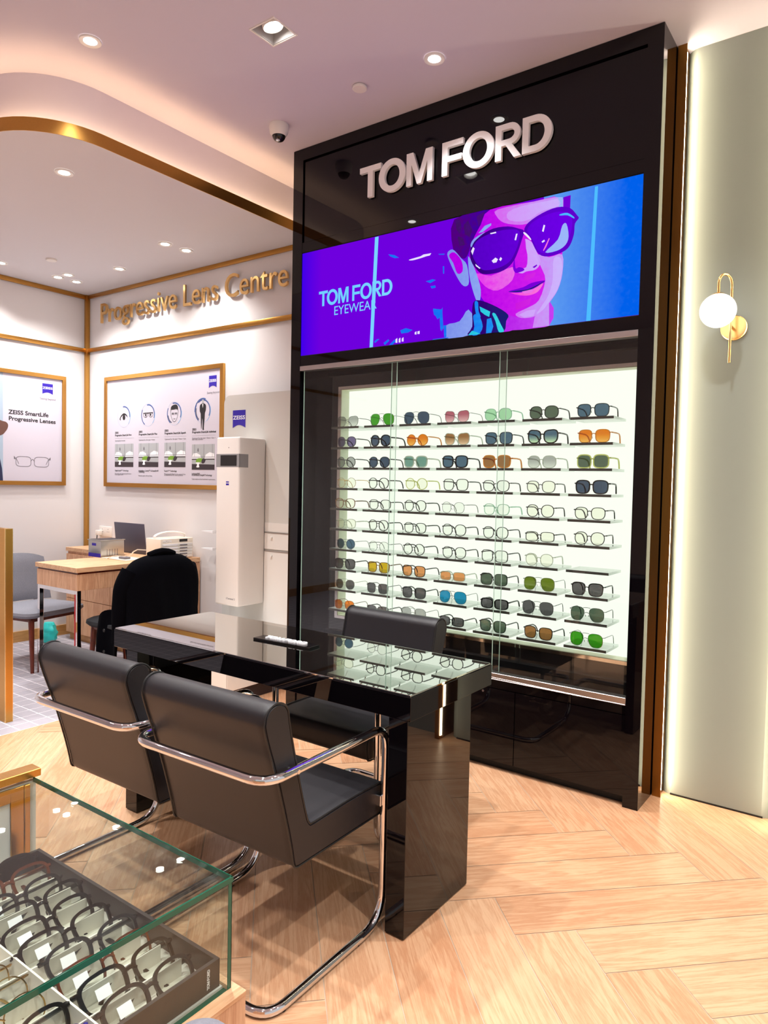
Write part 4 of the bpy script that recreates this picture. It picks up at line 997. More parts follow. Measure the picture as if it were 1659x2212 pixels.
def eyewear_meshes(shape, thick, folded, brow=False, dbl=False):
    key = (shape, thick, folded, brow, dbl)
    if key in _mesh: return _mesh[key]
    w, h = SIZES[shape]; w *= 1.17; h *= (0.98 if folded else 1.24)
    rim = {'thin': 0.0017, 'mid': 0.0033, 'bold': 0.0054}[thick]; dep = {'thin': 0.0014, 'mid': 0.003, 'bold': 0.0042}[thick]
    half = w / 2 + 0.009; zc = h / 2 + rim
    fr = MB()
    def wrap(x): return 0.9 * (abs(x) ** 2) * 1.6      # slight face-form curve
    lens = []
    for s_ in (-1, 1):
        o_ = outline(shape, w, h); n = len(o_)
        cen = s_ * half
        for lst, k1, k2 in ((fr, 0.0, 1.0),):
            vs = []
            for (x, z) in o_:
                d = Vector((x, z)).normalized()
                for off, y in ((0, -dep / 2), (rim, -dep / 2), (rim, dep / 2), (0, dep / 2)):
                    rr = off * (1.35 if (brow and z > 0) else 1.0)
                    X = cen + s_ * (x + d.x * rr); Z = zc + z + d.y * rr
                    vs.append((X, y + wrap(X), Z))
            fs = []
            for i in range(n):
                j = (i + 1) % n
                for k in range(4):
                    l = (k + 1) % 4; fs.append((i * 4 + k, i * 4 + l, j * 4 + l, j * 4 + k))
            fr.add(vs, fs, True)
        lm = MB(); vs = []
        for (x, z) in o_:
            X = cen + s_ * x; vs.append((X, wrap(X), zc + z))
        for (x, z) in o_:
            X = cen + s_ * x; vs.append((X, wrap(X) + 0.0016, zc + z))
        lm.add(vs, [tuple(range(n)), tuple(range(2 * n - 1, n - 1, -1))] + [(i, (i + 1) % n, n + (i + 1) % n, n + i) for i in range(n)], False)
        lens.append(lm)
        # end piece
        xe = cen + s_ * (w / 2); ze = zc + h * 0.27
        fr.tube([(xe - s_ * 0.002, wrap(xe), ze), (xe + s_ * 0.006, wrap(xe) + 0.001, ze + 0.001), (xe + s_ * 0.0085, wrap(xe) + 0.006, ze + 0.001)], {'thin': 0.0012, 'mid': 0.0022, 'bold': 0.0034}[thick], 6)
        # nose pad
        fr.tube([(s_ * 0.009, 0.001, zc - 0.002), (s_ * 0.0075, 0.006, zc - 0.006), (s_ * 0.008, 0.0065, zc - 0.012)], 0.0011, 5)
    bz = zc + h * (0.16 if shape != 'pilot' else 0.1)
    br = {'thin': 0.0012, 'mid': 0.002, 'bold': 0.003}[thick]
    fr.tube([(-0.0105, 0, bz - 0.002), (-0.005, -0.001, bz + 0.002), (0, -0.0015, bz + 0.003), (0.005, -0.001, bz + 0.002), (0.0105, 0, bz - 0.002)], br, 6)
    if dbl: fr.tube([(-0.017, 0, zc + h * 0.47), (-0.008, -0.001, zc + h * 0.5), (0, -0.0012, zc + h * 0.51), (0.008, -0.001, zc + h * 0.5), (0.017, 0, zc + h * 0.47)], 0.0011, 6)
    xe = half + w / 2 + 0.008; ze = zc + h * 0.27 + 0.001; ye = wrap(xe) + 0.006
    tw = {'thin': 0.0016, 'mid': 0.0027, 'bold': 0.0033}[thick]
    temples = []
    for s_ in (-1, 1):
        if folded:
            yy = ye + (0.004 if s_ > 0 else 0.010)
            pth = [(s_ * xe, ye, ze), (s_ * (xe - 0.004), yy, ze), (s_ * (xe - 0.09), yy + 0.003, ze - 0.002), (s_ * (xe - 0.112), yy + 0.004, ze - 0.012), (s_ * (xe - 0.122), yy + 0.004, ze - 0.026)]
        else:
            pth = [(s_ * xe, ye, ze), (s_ * (xe + 0.001), ye + 0.05, ze + 0.0005), (s_ * (xe - 0.001), ye + 0.092, ze - 0.001), (s_ * (xe - 0.004), ye + 0.112, ze - 0.009), (s_ * (xe - 0.007), ye + 0.126, max(0.0035, ze - 0.026)), (s_ * (xe - 0.008), ye + 0.132, 0.0030)]
        rad = [tw, tw * 1.25, tw * 1.1, tw, tw * 1.1, tw * .9]
        pts = rounded(pth, 0.006, 2)
        temples.append(MB().tube(pts, tw * 1.15, 6, flat=1.0))
    _mesh[key] = (fr.mesh('frame', M['f_black']), [l.mesh('lens', M['clearlens']) for l in lens], [tm.mesh('temple', M['f_black']) for tm in temples], (w, h, zc, half))
    return _mesh[key]
M['clearlens'] = glass('clear_lens', (0.97, 0.98, 0.96, 1), 1.5)
FR = {'black': (11, 10, 12), 'tort': (96, 46, 24), 'clear': (205, 210, 200), 'gold': (196, 158, 92), 'silver': (150, 150, 150), 'grey': (90, 92, 92), 'dkgrey': (36, 34, 36), 'amber': (214, 140, 40), 'pale': (215, 220, 160), 'brown': (120, 82, 52), 'green': (130, 190, 160), 'blue': (40, 40, 150)}
for k_, v_ in FR.items():
    met = k_ in ('gold', 'silver')
    M['f_' + k_] = mat(k_ + '_eyewear_frame', srgb(*v_), 0.09, 1.0 if met else 0.0, noise=0.5 if k_ == 'tort' else 0.0, nscale=90)
M['f_clear'] = glass('clear_acetate', (0.72, 0.75, 0.7, 1), 1.5, srgb(225, 230, 215), 0.25)
M['f_green'] = glass('pale_green_acetate', (0.62, 0.8, 0.7, 1), 1.5, srgb(190, 225, 205), 0.25)
M['f_pale'] = glass('pale_yellow_acetate', (0.78, 0.8, 0.42, 1), 1.5, srgb(220, 225, 160), 0.25)
M['f_amber'] = glass('amber_acetate', (0.85, 0.5, 0.12, 1), 1.5, srgb(225, 150, 50), 0.3)
def tint(v): return tuple(max(c, 0.004) ** 0.5 for c in srgb(*v)[:3]) + (1,)
LN = {'clear': None, 'yellowish': (252, 252, 240), 'smoke': (92, 90, 92), 'blue': (72, 100, 122), 'navy': (60, 78, 100), 'green': (60, 150, 30), 'g15': (84, 100, 84), 'orange': (224, 120, 12), 'brown': (150, 104, 60), 'pink': (176, 92, 110), 'mint': (168, 214, 176), 'violet': (112, 100, 140), 'sky': (40, 140, 185), 'olive': (104, 122, 30), 'peach': (222, 150, 92), 'gold': (206, 170, 20), 'lgrey': (168, 170, 168), 'teal': (110, 150, 140)}
GR = {'orange': (240, 180, 90), 'brown': (225, 190, 160), 'pink': (226, 180, 186), 'blueg': (150, 190, 180), 'lgrey': (215, 218, 212)}
for k_, v_ in LN.items():
    if v_: M['l_' + k_] = glass(k_ + '_tinted_lens', tint(v_), 1.6)
for k_ in ('orange', 'brown', 'pink', 'lgrey'):
    M['l_' + k_ + 'g'] = glass(k_ + '_graduated_lens', tint(LN[k_]), 1.6, grad=tint(GR[k_]))
M['l_blueg'] = glass('blue_graduated_lens', tint(LN['blue']), 1.6, grad=tint((206, 232, 190)))
M['l_clear'] = M['clearlens']
_mm = {}
def coloured(me, mt):
    k = (me.name, mt.name)
    if k not in _mm:
        c = me.copy(); c.materials.clear(); c.materials.append(mt); _mm[k] = c
    return _mm[k]
def eyewear(name, shape, thick, fcol, lcol, loc, label, group, rz=0.0, folded=False, cat='sunglasses', brow=False, dbl=False, tilt=0.0, sticker=None):
    f, ls, ts, dim = eyewear_meshes(shape, thick, folded, brow, dbl)
    t = root(name, loc, label, cat, group, rz)
    if tilt: t.rotation_euler = (Matrix.Rotation(rz, 3, 'Z') @ Matrix.Rotation(-tilt, 3, 'X')).to_euler()
    fm, lm = M['f_' + fcol], M['l_' + lcol]
    put('frame', coloured(f, fm), t)
    for l in ls: put('lens', coloured(l, lm), t)
    for x in ts: put('temple', coloured(x, fm), t)
    if sticker:
        w, h, zc, half = dim
        put('price_sticker', sticker[0], t, loc=(-half - 0.008, -0.0012, zc + 0.001))
    return t
# rows top to bottom, columns left to right: shape, rim, frame, lens, extra, description
ROWS = [
 [('cat','thin','grey','lgreyg',0,'grey graduated cat-eye sunglasses'),('pilot','thin','silver','green',1,'green aviator sunglasses'),('pilot','thin','grey','navy',1,'grey-blue aviator sunglasses'),('cat','thin','silver','pinkg',0,'pink graduated sunglasses'),('hex','mid','green','mint',0,'pale mint angular sunglasses'),('hex','mid','dkgrey','g15',0,'dark angular green-grey sunglasses'),('way','mid','black','blue',0,'large black square sunglasses with blue lenses')],
 [('panto','mid','grey','violet',0,'grey sunglasses with violet lenses'),('panto','bold','black','navy',0,'bold black round sunglasses'),('round','mid','amber','orangeg',0,'amber round sunglasses with orange lenses'),('cat','mid','clear','browng',0,'clear framed sunglasses with brown graduated lenses'),('way','mid','black','blue',0,'black keyhole sunglasses with blue lenses'),('cat','bold','black','blueg',0,'black cat-eye sunglasses with blue-green lenses'),('way','mid','amber','orangeg',0,'wide amber sunglasses with orange graduated lenses')],
 [('round','mid','grey','lgrey',0,'pale grey round sunglasses'),('panto','mid','black','navy',0,'black round sunglasses with slate lenses'),('way','bold','clear','teal',0,'clear framed square sunglasses with teal lenses'),('way','bold','black','blue',0,'thick black square sunglasses'),('way','bold','amber','brown',0,'see-through brown sunglasses with brown lenses'),('hex','mid','clear','lgreyg',0,'clear framed sunglasses with grey-green lenses'),('square','bold','pale','g15',0,'clear framed square sunglasses with olive green lenses')],
 [('round','thin','gold','yellowish',0,'gold and pink round glasses'),('panto','mid','black','clear',0,'black round glasses'),('round','mid','pale','yellowish',0,'pale yellow round glasses'),('way','mid','black','clear',0,'black square glasses'),('soft','mid','dkgrey','clear',0,'dark square glasses'),('soft','mid','grey','yellowish',0,'grey see-through square glasses'),('way','bold','black','navy',0,'bold black square sunglasses')],
 [('soft','mid','brown','yellowish',0,'brown square glasses'),('soft','mid','dkgrey','clear',0,'dark grey soft square glasses'),('panto','mid','black','clear',0,'black panto glasses'),('panto','thin','grey','clear',0,'thin grey glasses'),('soft','mid','green','clear',0,'pale green clear glasses'),('panto','mid','dkgrey','yellowish',0,'dark round glasses with silver temples'),('soft','mid','black','yellowish',0,'black rectangular glasses')],
 [('soft','mid','clear','yellowish',0,'clear grey square glasses'),('panto','mid','black','clear',0,'black panto glasses'),('soft','mid','black','clear',0,'black square glasses'),('panto','mid','black','clear',0,'black keyhole panto glasses'),('panto','mid','black','clear',0,'black round glasses with thin rims'),('rect','mid','black','yellowish',0,'wide black rectangular glasses'),('panto','mid','dkgrey','yellowish',0,'dark panto glasses with metal temples')],
 [('round','thin','silver','blue',0,'small round metal sunglasses with blue lenses'),('panto','thin','grey','clear',0,'thin grey panto glasses'),('round','mid','black','clear',0,'black round glasses'),('panto','mid','dkgrey','clear',0,'dark brown panto glasses'),('square','mid','black','clear',0,'black square glasses'),('panto','mid','clear','yellowish',0,'clear yellowish round glasses'),None],
 [('way','mid','black','smoke',0,'black sunglasses with grey lenses'),('way','mid','brown','gold',0,'brown sunglasses with yellow lenses'),('way','mid','dkgrey','peach',0,'dark sunglasses with peach lenses'),('rect','mid','clear','peach',0,'clear rectangular sunglasses with peach lenses'),('square','mid','black','g15',0,'black sunglasses with green-grey lenses'),('pilot','thin','silver','olive',1,'olive green aviator sunglasses'),('way','mid','black','smoke',2,'black browline sunglasses with grey lenses')],
 [('panto','thin','clear','smoke',0,'small pale framed sunglasses with grey lenses'),('way','thin','dkgrey','smoke',0,'thin dark sunglasses with grey lenses'),('way','mid','black','smoke',0,'black square sunglasses with grey lenses'),('pilot','thin','silver','sky',1,'bright blue aviator sunglasses'),('rect','bold','black','smoke',0,'black rectangular sunglasses with brown-grey lenses'),('pilot','thin','dkgrey','smoke',1,'grey aviator sunglasses'),('pilot','thin','dkgrey','g15',1,'large grey-green aviator sunglasses')],
 [('soft','thin','brown','orange',0,'small orange sunglasses'),('rect','mid','grey','smoke',0,'grey rectangular sunglasses'),('pilot','thin','silver','lgrey',1,'pale grey aviator sunglasses'),('rect','mid','black','smoke',0,'black rectangular sunglasses'),('way','mid','black','g15',0,'black sunglasses with dark green lenses'),('way','mid','black','brown',0,'black sunglasses with brown lenses'),('pilot','thin','silver','green',1,'green aviator sunglasses')],
]
ORD = ['top', 'second', 'third', 'fourth', 'fifth', 'sixth', 'seventh', 'eighth', 'ninth', 'bottom']
PLC = ['far left', 'second from left', 'third from left', 'middle', 'third from right', 'second from right', 'far right']
rj = random.Random(5)
for r_, row in enumerate(ROWS):
    for c_, e_ in enumerate(row):
        if not e_: continue
        sh, th, fc, lc, ex, desc = e_
        opt = 'sunglasses' not in desc
        eyewear('eyeglasses' if opt else 'sunglasses', sh, th, fc, lc, (SHX(c_) + 0.098 + rj.uniform(-.006, .006), SHY + 0.018 + rj.uniform(0, .006), SHZ(r_) + 0.0004),
                '%s on the %s lit shelf row, %s' % (desc, ORD[r_], PLC[c_]), 'eyewear on the backlit shelves', rj.uniform(-0.05, 0.05), cat='glasses' if opt else 'sunglasses', brow=(ex == 2), dbl=(ex == 1))
# ================================================================== GLASS DISPLAY CASE (foreground)
GX0, GX1, GY0, GY1, GZ0, GZ1 = -1.332, -0.770, -0.30, 0.701, 0.656, 0.820
def case():
    t = root('glass_counter', ((GX0 + GX1) / 2, (GY0 + GY1) / 2, 0), 'oak counter with a green-edged glass case full of eyeglasses, in the foreground', 'display counter')
    P = Matrix.Translation(-Vector(t.location))
    def par(o, p=None): o.parent = p or t; o.matrix_parent_inverse = P if not p else Matrix.Identity(4); return o
    par(MB().box(GX0 - 0.02, GX1 + 0.020, GY0, GY1 + 0.010, 0.0, GZ0 - 0.012).put('counter_body', M['oak']))
    par(MB().box(GX0 - 0.02, GX1 + 0.021, GY0 - 0.001, GY1 + 0.011, GZ0 - 0.012, GZ0 - 0.004).put('counter_edge', M['oaktop'], bevel=0.001, bseg=1))
    par(MB().box(GX0, GX1 - 0.009, GY0, GY1 - 0.009, GZ0 - 0.004, GZ0).put('case_floor', M['traywhite']))
    g = 0.008
    def pane(name, d, edges):
        o = par(MB().box(*d).put(name, M['casepane']))
        mb = MB()
        for e in edges: mb.box(*e)
        par(mb.put('polished_edge', M['glassedge']), o)
    e = 0.0008
    pane('top_pane', (GX0, GX1, GY0, GY1, GZ1 - g, GZ1), [(GX1 - 0.002, GX1 + e, GY0, GY1 + e, GZ1 - g, GZ1), (GX0, GX1, GY1 - 0.002, GY1 + e, GZ1 - g, GZ1)])
    pane('side_pane', (GX1 - g, GX1 - 0.0005, GY0, GY1 - g, GZ0 - 0.004, GZ1 - g), [(GX1 - g, GX1 - 0.0005, GY0, GY1 - g, GZ0 - 0.004, GZ0 - 0.003)])
    pane('far_pane', (GX0, GX1 - 0.0005, GY1 - g, GY1 - 0.0005, GZ0 - 0.004, GZ1 - g), [(GX1 - 0.007, GX1 - 0.0002, GY1 - 0.0012, GY1 - 0.0002, GZ0 - 0.004, GZ1 - g), (GX1 - 0.0012, GX1 - 0.0002, GY1 - 0.007, GY1 - 0.0002, GZ0 - 0.004, GZ1 - g)])
    # brass framed end board
    eb = par(MB().box(GX0 - 0.012, GX0 - 0.001, GY0, GY1 + 0.004, GZ0 - 0.004, GZ1 - 0.006).put('end_board', M['white']))
    mb = MB()
    mb.box(GX0 - 0.03, GX0 + 0.004, GY0, GY1 + 0.012, GZ1 + 0.001, GZ1 + 0.016)
    mb.box(GX0 - 0.03, GX0 + 0.004, GY1 - 0.020, GY1 - 0.009, GZ0, GZ1 - 0.009)
    mb.box(GX0 - 0.001, GX0 + 0.002, GY1 - 0.045, GY1 - 0.020, GZ0, GZ1 - 0.009)
    mb.box(GX0 - 0.001, GX0 + 0.002, GY0, GY1 - 0.045, GZ1 - 0.035, GZ1 - 0.009)
    par(mb.put('brass_frame', M['brass'], bevel=0.001, bseg=1), None)
case()
TX0, TX1, TY1, TZ = -1.290, -0.782, 0.689, 0.6565
SL, PX = 10, 0.0500
def tray():
    t = root('eyewear_tray', ((TX0 + TX1) / 2, 0.4, TZ), 'dark brown tray with cream slots holding eyeglasses inside the glass case', 'tray')
    P = Matrix.Translation(-Vector(t.location))
    def par(o): o.parent = t; o.matrix_parent_inverse = P; return o
    ty0 = 0.02; hz = 0.042
    mb = MB(); k = 0.006
    mb.box(TX0, TX1, ty0, TY1, TZ, TZ + 0.004)
    mb.box(TX0, TX1, TY1 - k, TY1, TZ + 0.004, TZ + hz); mb.box(TX0, TX1, ty0, ty0 + k, TZ + 0.004, TZ + hz)
    mb.box(TX1 - k, TX1, ty0 + k, TY1 - k, TZ + 0.004, TZ + hz); mb.box(TX0, TX0 + k, ty0 + k, TY1 - k, TZ + 0.004, TZ + hz)
    par(mb.put('tray_shell', M['trayblack']))
    par(MB().box(TX0 + k, TX1 - k, ty0 + k, TY1 - k, TZ + 0.004, TZ + 0.0075).put('tray_lining', M['traywhite']))
    for y in (0.512, 0.348, 0.184):
        par(MB().box(TX0 + k, TX1 - k, y - 0.0015, y + 0.0015, TZ + 0.0075, TZ + hz - 0.006).put('divider', M['traywhite']))
    for i in range(1, SL):
        x = TX1 - k - i * PX + 0.002
        for y0, y1 in ((0.5135, 0.662), (0.3495, 0.5105), (0.1855, 0.3465)):
            par(MB().box(x - 0.0012, x + 0.0012, y0, y1, TZ + 0.0075, TZ + hz - 0.008).put('slot_wall', M['traywhite']))
    P2 = Matrix.Translation((TX1 + 0.0004, 0.668, TZ + 0.021)) @ Matrix.Rotation(PI / 2, 4, 'Z') @ Matrix.Rotation(PI / 2, 4, 'X') @ Matrix.Rotation(PI / 2, 4, 'Z')
    for sp in tomford_splines(-0.015, -0.002, 0.030, 0.0048):
        o = put('tray_letter', curve_mesh('tray_letter', sp, 0.0002, M['print_white']), t); o.matrix_parent_inverse = P; o.matrix_basis = P2
tray()
stk = [MB().prism([(-0.007, -0.009), (0.015, -0.009), (0.015, 0.006), (-0.007, 0.006)], -0.0004, 0.0, 'Y').mesh('price_sticker', M['print_white'])]
C1 = [('soft', 'bold', 'dkgrey', 'clear', 'dark brown eyeglasses in the tray slot nearest the corner label'), ('way', 'bold', 'black', 'clear', 'black eyeglasses with silver hinge dots, second slot from the tray corner'),
      ('way', 'mid', 'tort', 'clear', 'red tortoiseshell eyeglasses, third slot from the tray corner'), ('soft', 'bold', 'dkgrey', 'clear', 'dark tortoiseshell eyeglasses under the glass edge, fourth slot'),
      ('way', 'bold', 'black', 'clear', 'black thick eyeglasses with gold hinge, fifth slot of the back row'), ('way', 'bold', 'black', 'clear', 'wide black eyeglasses, sixth slot of the back tray row'),
      ('way', 'bold', 'black', 'clear', 'black square eyeglasses, seventh slot of the back tray row'), ('soft', 'bold', 'dkgrey', 'clear', 'dark eyeglasses, eighth slot of the back tray row'),
      ('way', 'bold', 'tort', 'clear', 'brown-bridged eyeglasses, ninth slot of the back tray row'), ('way', 'bold', 'black', 'smoke', 'dark sunglasses at the far end of the tray')]
C2 = [('soft', 'mid', 'blue', 'clear', 'blue-tipped eyeglasses at the bottom of the photo, front tray row'), ('soft', 'bold', 'black', 'clear', 'black eyeglasses in the front tray row beside two gold ones'),
      ('round', 'thin', 'gold', 'clear', 'gold wire eyeglasses in the front tray row, nearer the corner'), ('round', 'thin', 'gold', 'clear', 'gold wire eyeglasses with a black rim top, further in the front row'),
      ('soft', 'thin', 'gold', 'clear', 'thin gold eyeglasses at the left edge of the front tray row')]
rj = random.Random(11)
for i, (sh, th, fc, lc, lab) in enumerate(C1):
    eyewear('eyeglasses' if i < 9 else 'sunglasses', sh, th, fc, lc, (TX1 - 0.030 - i * PX + 0.012, 0.600 + rj.uniform(-0.008, 0.006), TZ + 0.010), lab, 'eyeglasses in the tray', PI / 2 + rj.uniform(-0.06, 0.06), True, 'glasses', tilt=R(38 + rj.uniform(-5, 5)), sticker=stk)
for i, (sh, th, fc, lc, lab) in enumerate(C2):
    eyewear('eyeglasses', sh, th, fc, lc, (TX1 - 0.030 - i * PX + 0.012, 0.430 + rj.uniform(-0.006, 0.006), TZ + 0.010), lab, 'eyeglasses in the tray', PI / 2 + rj.uniform(-0.06, 0.06), True, 'glasses', tilt=R(36 + rj.uniform(-5, 5)), sticker=stk if i < 2 else None)
def stool():
    t = root('stool', (-0.640, 0.535, 0), 'grey felt-topped tall stool beside the oak counter, cut by the photo bottom', 'stool')
    k = 0.176
    MB().lathe([(0.0001, 0.575 + k), (0.02, 0.5735 + k), (0.034, 0.567 + k), (0.044, 0.556 + k), (0.050, 0.535 + k), (0.048, 0.50 + k), (0.04, 0.49 + k), (0.0001, 0.49 + k)]).put('cushion', M['greyfabric'], t)
    MB().lathe([(0.02, 0.49 + k), (0.02, 0.02)]).put('column', M['chrome'], t)
    MB().lathe([(0.0001, 0.025), (0.02, 0.025), (0.08, 0.012), (0.085, 0.0)]).put('foot_plate', M['chrome'], t)
stool()

# ================================================================== LENS CENTRE FURNITURE
def brass_post():
    t = root('brass_partition', (-4.3, 1.99, 0), 'brass clad low partition end standing at the left edge on the tile', 'partition')
    MB().box(-0.35, 0.245, -0.02, 0.02, 0, 1.106).put('panel', M['brass'], t, 0.002, 1)
    MB().box(0.236, 0.2445, -0.0215, 0.0215, 0.0, 1.1065).put('edge_strip', M['gold'], t)
brass_post()
def wooden_desk():
    Z = 0.80
    t = root('wooden_desk', (-4.655, 2.975, 0), 'oak desk with a chrome leg frame between two chairs', 'desk')
    x0, x1, y0, y1 = -0.275, 0.255, -0.375, 0.372
    MB().box(x0, x1, y0, y1, Z - 0.032, Z).put('desktop', M['oaktop'], t, 0.001, 1)
    MB().box(x0 + .015, x1 - .012, y0 + .015, y1, Z - 0.045, Z - 0.032).put('shadow_gap', M['walnut'], t)
    MB().box(x0 + .01, x1 - .008, y0 + .008, y1, Z - 0.155, Z - 0.045).put('apron', M['oak'], t, 0.001, 1)
    fr = MB(); w = 0.028
    fr.box(x0 + .012, x0 + .012 + w, y0 + .012, y0 + .012 + w, 0, Z - 0.155); fr.box(x1 - .012 - w, x1 - .012, y0 + .012, y0 + .012 + w, 0, Z - 0.155)
    fr.box(x0 + .012 + w, x1 - .012 - w, y0 + .012, y0 + .012 + w, Z - 0.155 - w, Z - 0.155)
    fr.put('leg_frame', M['chrome'], t, 0.001, 1)
    MB().box(x1 - 0.0405, x1 - 0.034, y0 + 0.009, y0 + 0.0118, 0.2, 0.62).put('red_tape', M['red'], t)
wooden_desk()
def credenza():
    Z = 0.80
    x0, x1, y0, y1 = -5.84, -4.40, 3.35, BY - 0.016
    t = root('oak_credenza', ((x0 + x1) / 2, y0, 0), 'low oak cabinet with drawers against the wall under the posters', 'cabinet')
    hx = (x1 - x0) / 2; d = y1 - y0
    MB().box(-hx, hx, 0, d, Z - 0.032, Z).put('top', M['oaktop'], t, 0.001, 1)
    MB().box(-hx + .01, hx - .006, 0.016, d, 0.06, Z - 0.032).put('body', M['oak'], t)
    MB().box(-hx + .02, hx - .02, 0.03, d, 0.0, 0.06).put('plinth', M['baseboard'], t)
    for a, b in ((-hx + 0.01, -0.06), (-0.056, hx - 0.28)):
        for z0, z1 in ((0.065, 0.36), (0.365, 0.60), (0.605, 0.745)):
            MB().box(a, b, 0.0, 0.016, z0, z1).put('drawer_front', M['oak'], t, 0.001, 1)
    MB().box(hx - .006, hx - .0055 + .002, 0.02, d, 0.066, 0.60).put('side_panel', M['oak'], t)
    MB().box(hx - .006, hx - .0055 + .002, 0.02, d, 0.606, 0.755).put('side_panel', M['oak'], t)
credenza()
def grey_chair(loc, rz, fab, wood_, label, group):
    t = root('side_chair', loc, label, 'chair', group, rz); t.scale = (1, 1, 0.94)
    def cushion(w, d, z0, z1):
        mb = MB(); n = 24; vs = []
        prof = [(0.0, z0), (0.93, z0), (1.0, z0 + (z1 - z0) * .35), (0.99, z0 + (z1 - z0) * .7), (0.9, z1 - 0.004), (0.6, z1 + 0.004), (0.0, z1 + 0.006)]
        for s_, z in prof:
            for k in range(n):
                a = 2 * PI * k / n; c, q = math.cos(a), math.sin(a); p = 5
                x = math.copysign(abs(c) ** (2 / p), c) * w / 2 * max(s_, 0.001); y = math.copysign(abs(q) ** (2 / p), q) * d / 2 * max(s_, 0.001)
                vs.append((x * (1 + 0.06 * (y / d)), y, z))
        fs = [(i * n + k, i * n + (k + 1) % n, (i + 1) * n + (k + 1) % n, (i + 1) * n + k) for i in range(len(prof) - 1) for k in range(n)]
        return mb.add(vs, fs, True)
    cushion(0.54, 0.50, 0.415, 0.475).put('seat', fab, t)
    # curved upholstered back
    mb = MB(); nu, nv = 16, 10; vs = []
    for side in (0, 1):
        for i in range(nu + 1):
            u = -1 + 2 * i / nu
            for j in range(nv + 1):
                v = j / nv
                wtop = 0.262 * (1 - 0.05 * v)
                zt = 0.475 + 0.385 * v
                lim = (1 - abs(u) ** 4 * 0.10 * v)
                thick = 0.018 * (1 - abs(u) ** 6) * (1 - abs(2 * v - 1) ** 6) + 0.004
                y = -0.245 - 0.07 * v + 0.09 * (abs(u) ** 2.2) + (thick if side else -thick)
                vs.append((u * wtop, y, 0.475 + (zt - 0.475) * lim))
    st = (nu + 1) * (nv + 1); fs = []
    for s_ in (0, 1):
        for i in range(nu):
            for j in range(nv):
                a = s_ * st + i * (nv + 1) + j; q = (a, a + nv + 1, a + nv + 2, a + 1); fs.append(q if s_ == 0 else q[::-1])
    for i in range(nu):
        for j in (0, nv):
            a = i * (nv + 1) + j; fs.append((a, a + nv + 1, a + nv + 1 + st, a + st))
    for j in range(nv):
        for i in (0, nu):
            a = i * (nv + 1) + j; fs.append((a, a + 1, a + 1 + st, a + st))
    mb.add(vs, fs, True).put('backrest', fab, t)
    MB().box(-0.215, 0.215, -0.19, 0.20, 0.385, 0.415).put('seat_frame', wood_, t, 0.004, 2)
    for sx in (-1, 1):
        MB().tube([(sx * 0.20, 0.185, 0.40), (sx * 0.215, 0.215, 0.0)], [0.021, 0.0125], 12).put('leg', wood_, t)
        MB().tube([(sx * 0.20, -0.175, 0.40), (sx * 0.215, -0.225, 0.0)], [0.020, 0.012], 12).put('leg', wood_, t)
        MB().tube([(sx * 0.17, -0.18, 0.40), (sx * 0.17, -0.245, 0.52)], [0.014, 0.012], 8).put('back_support', wood_, t)
    return t
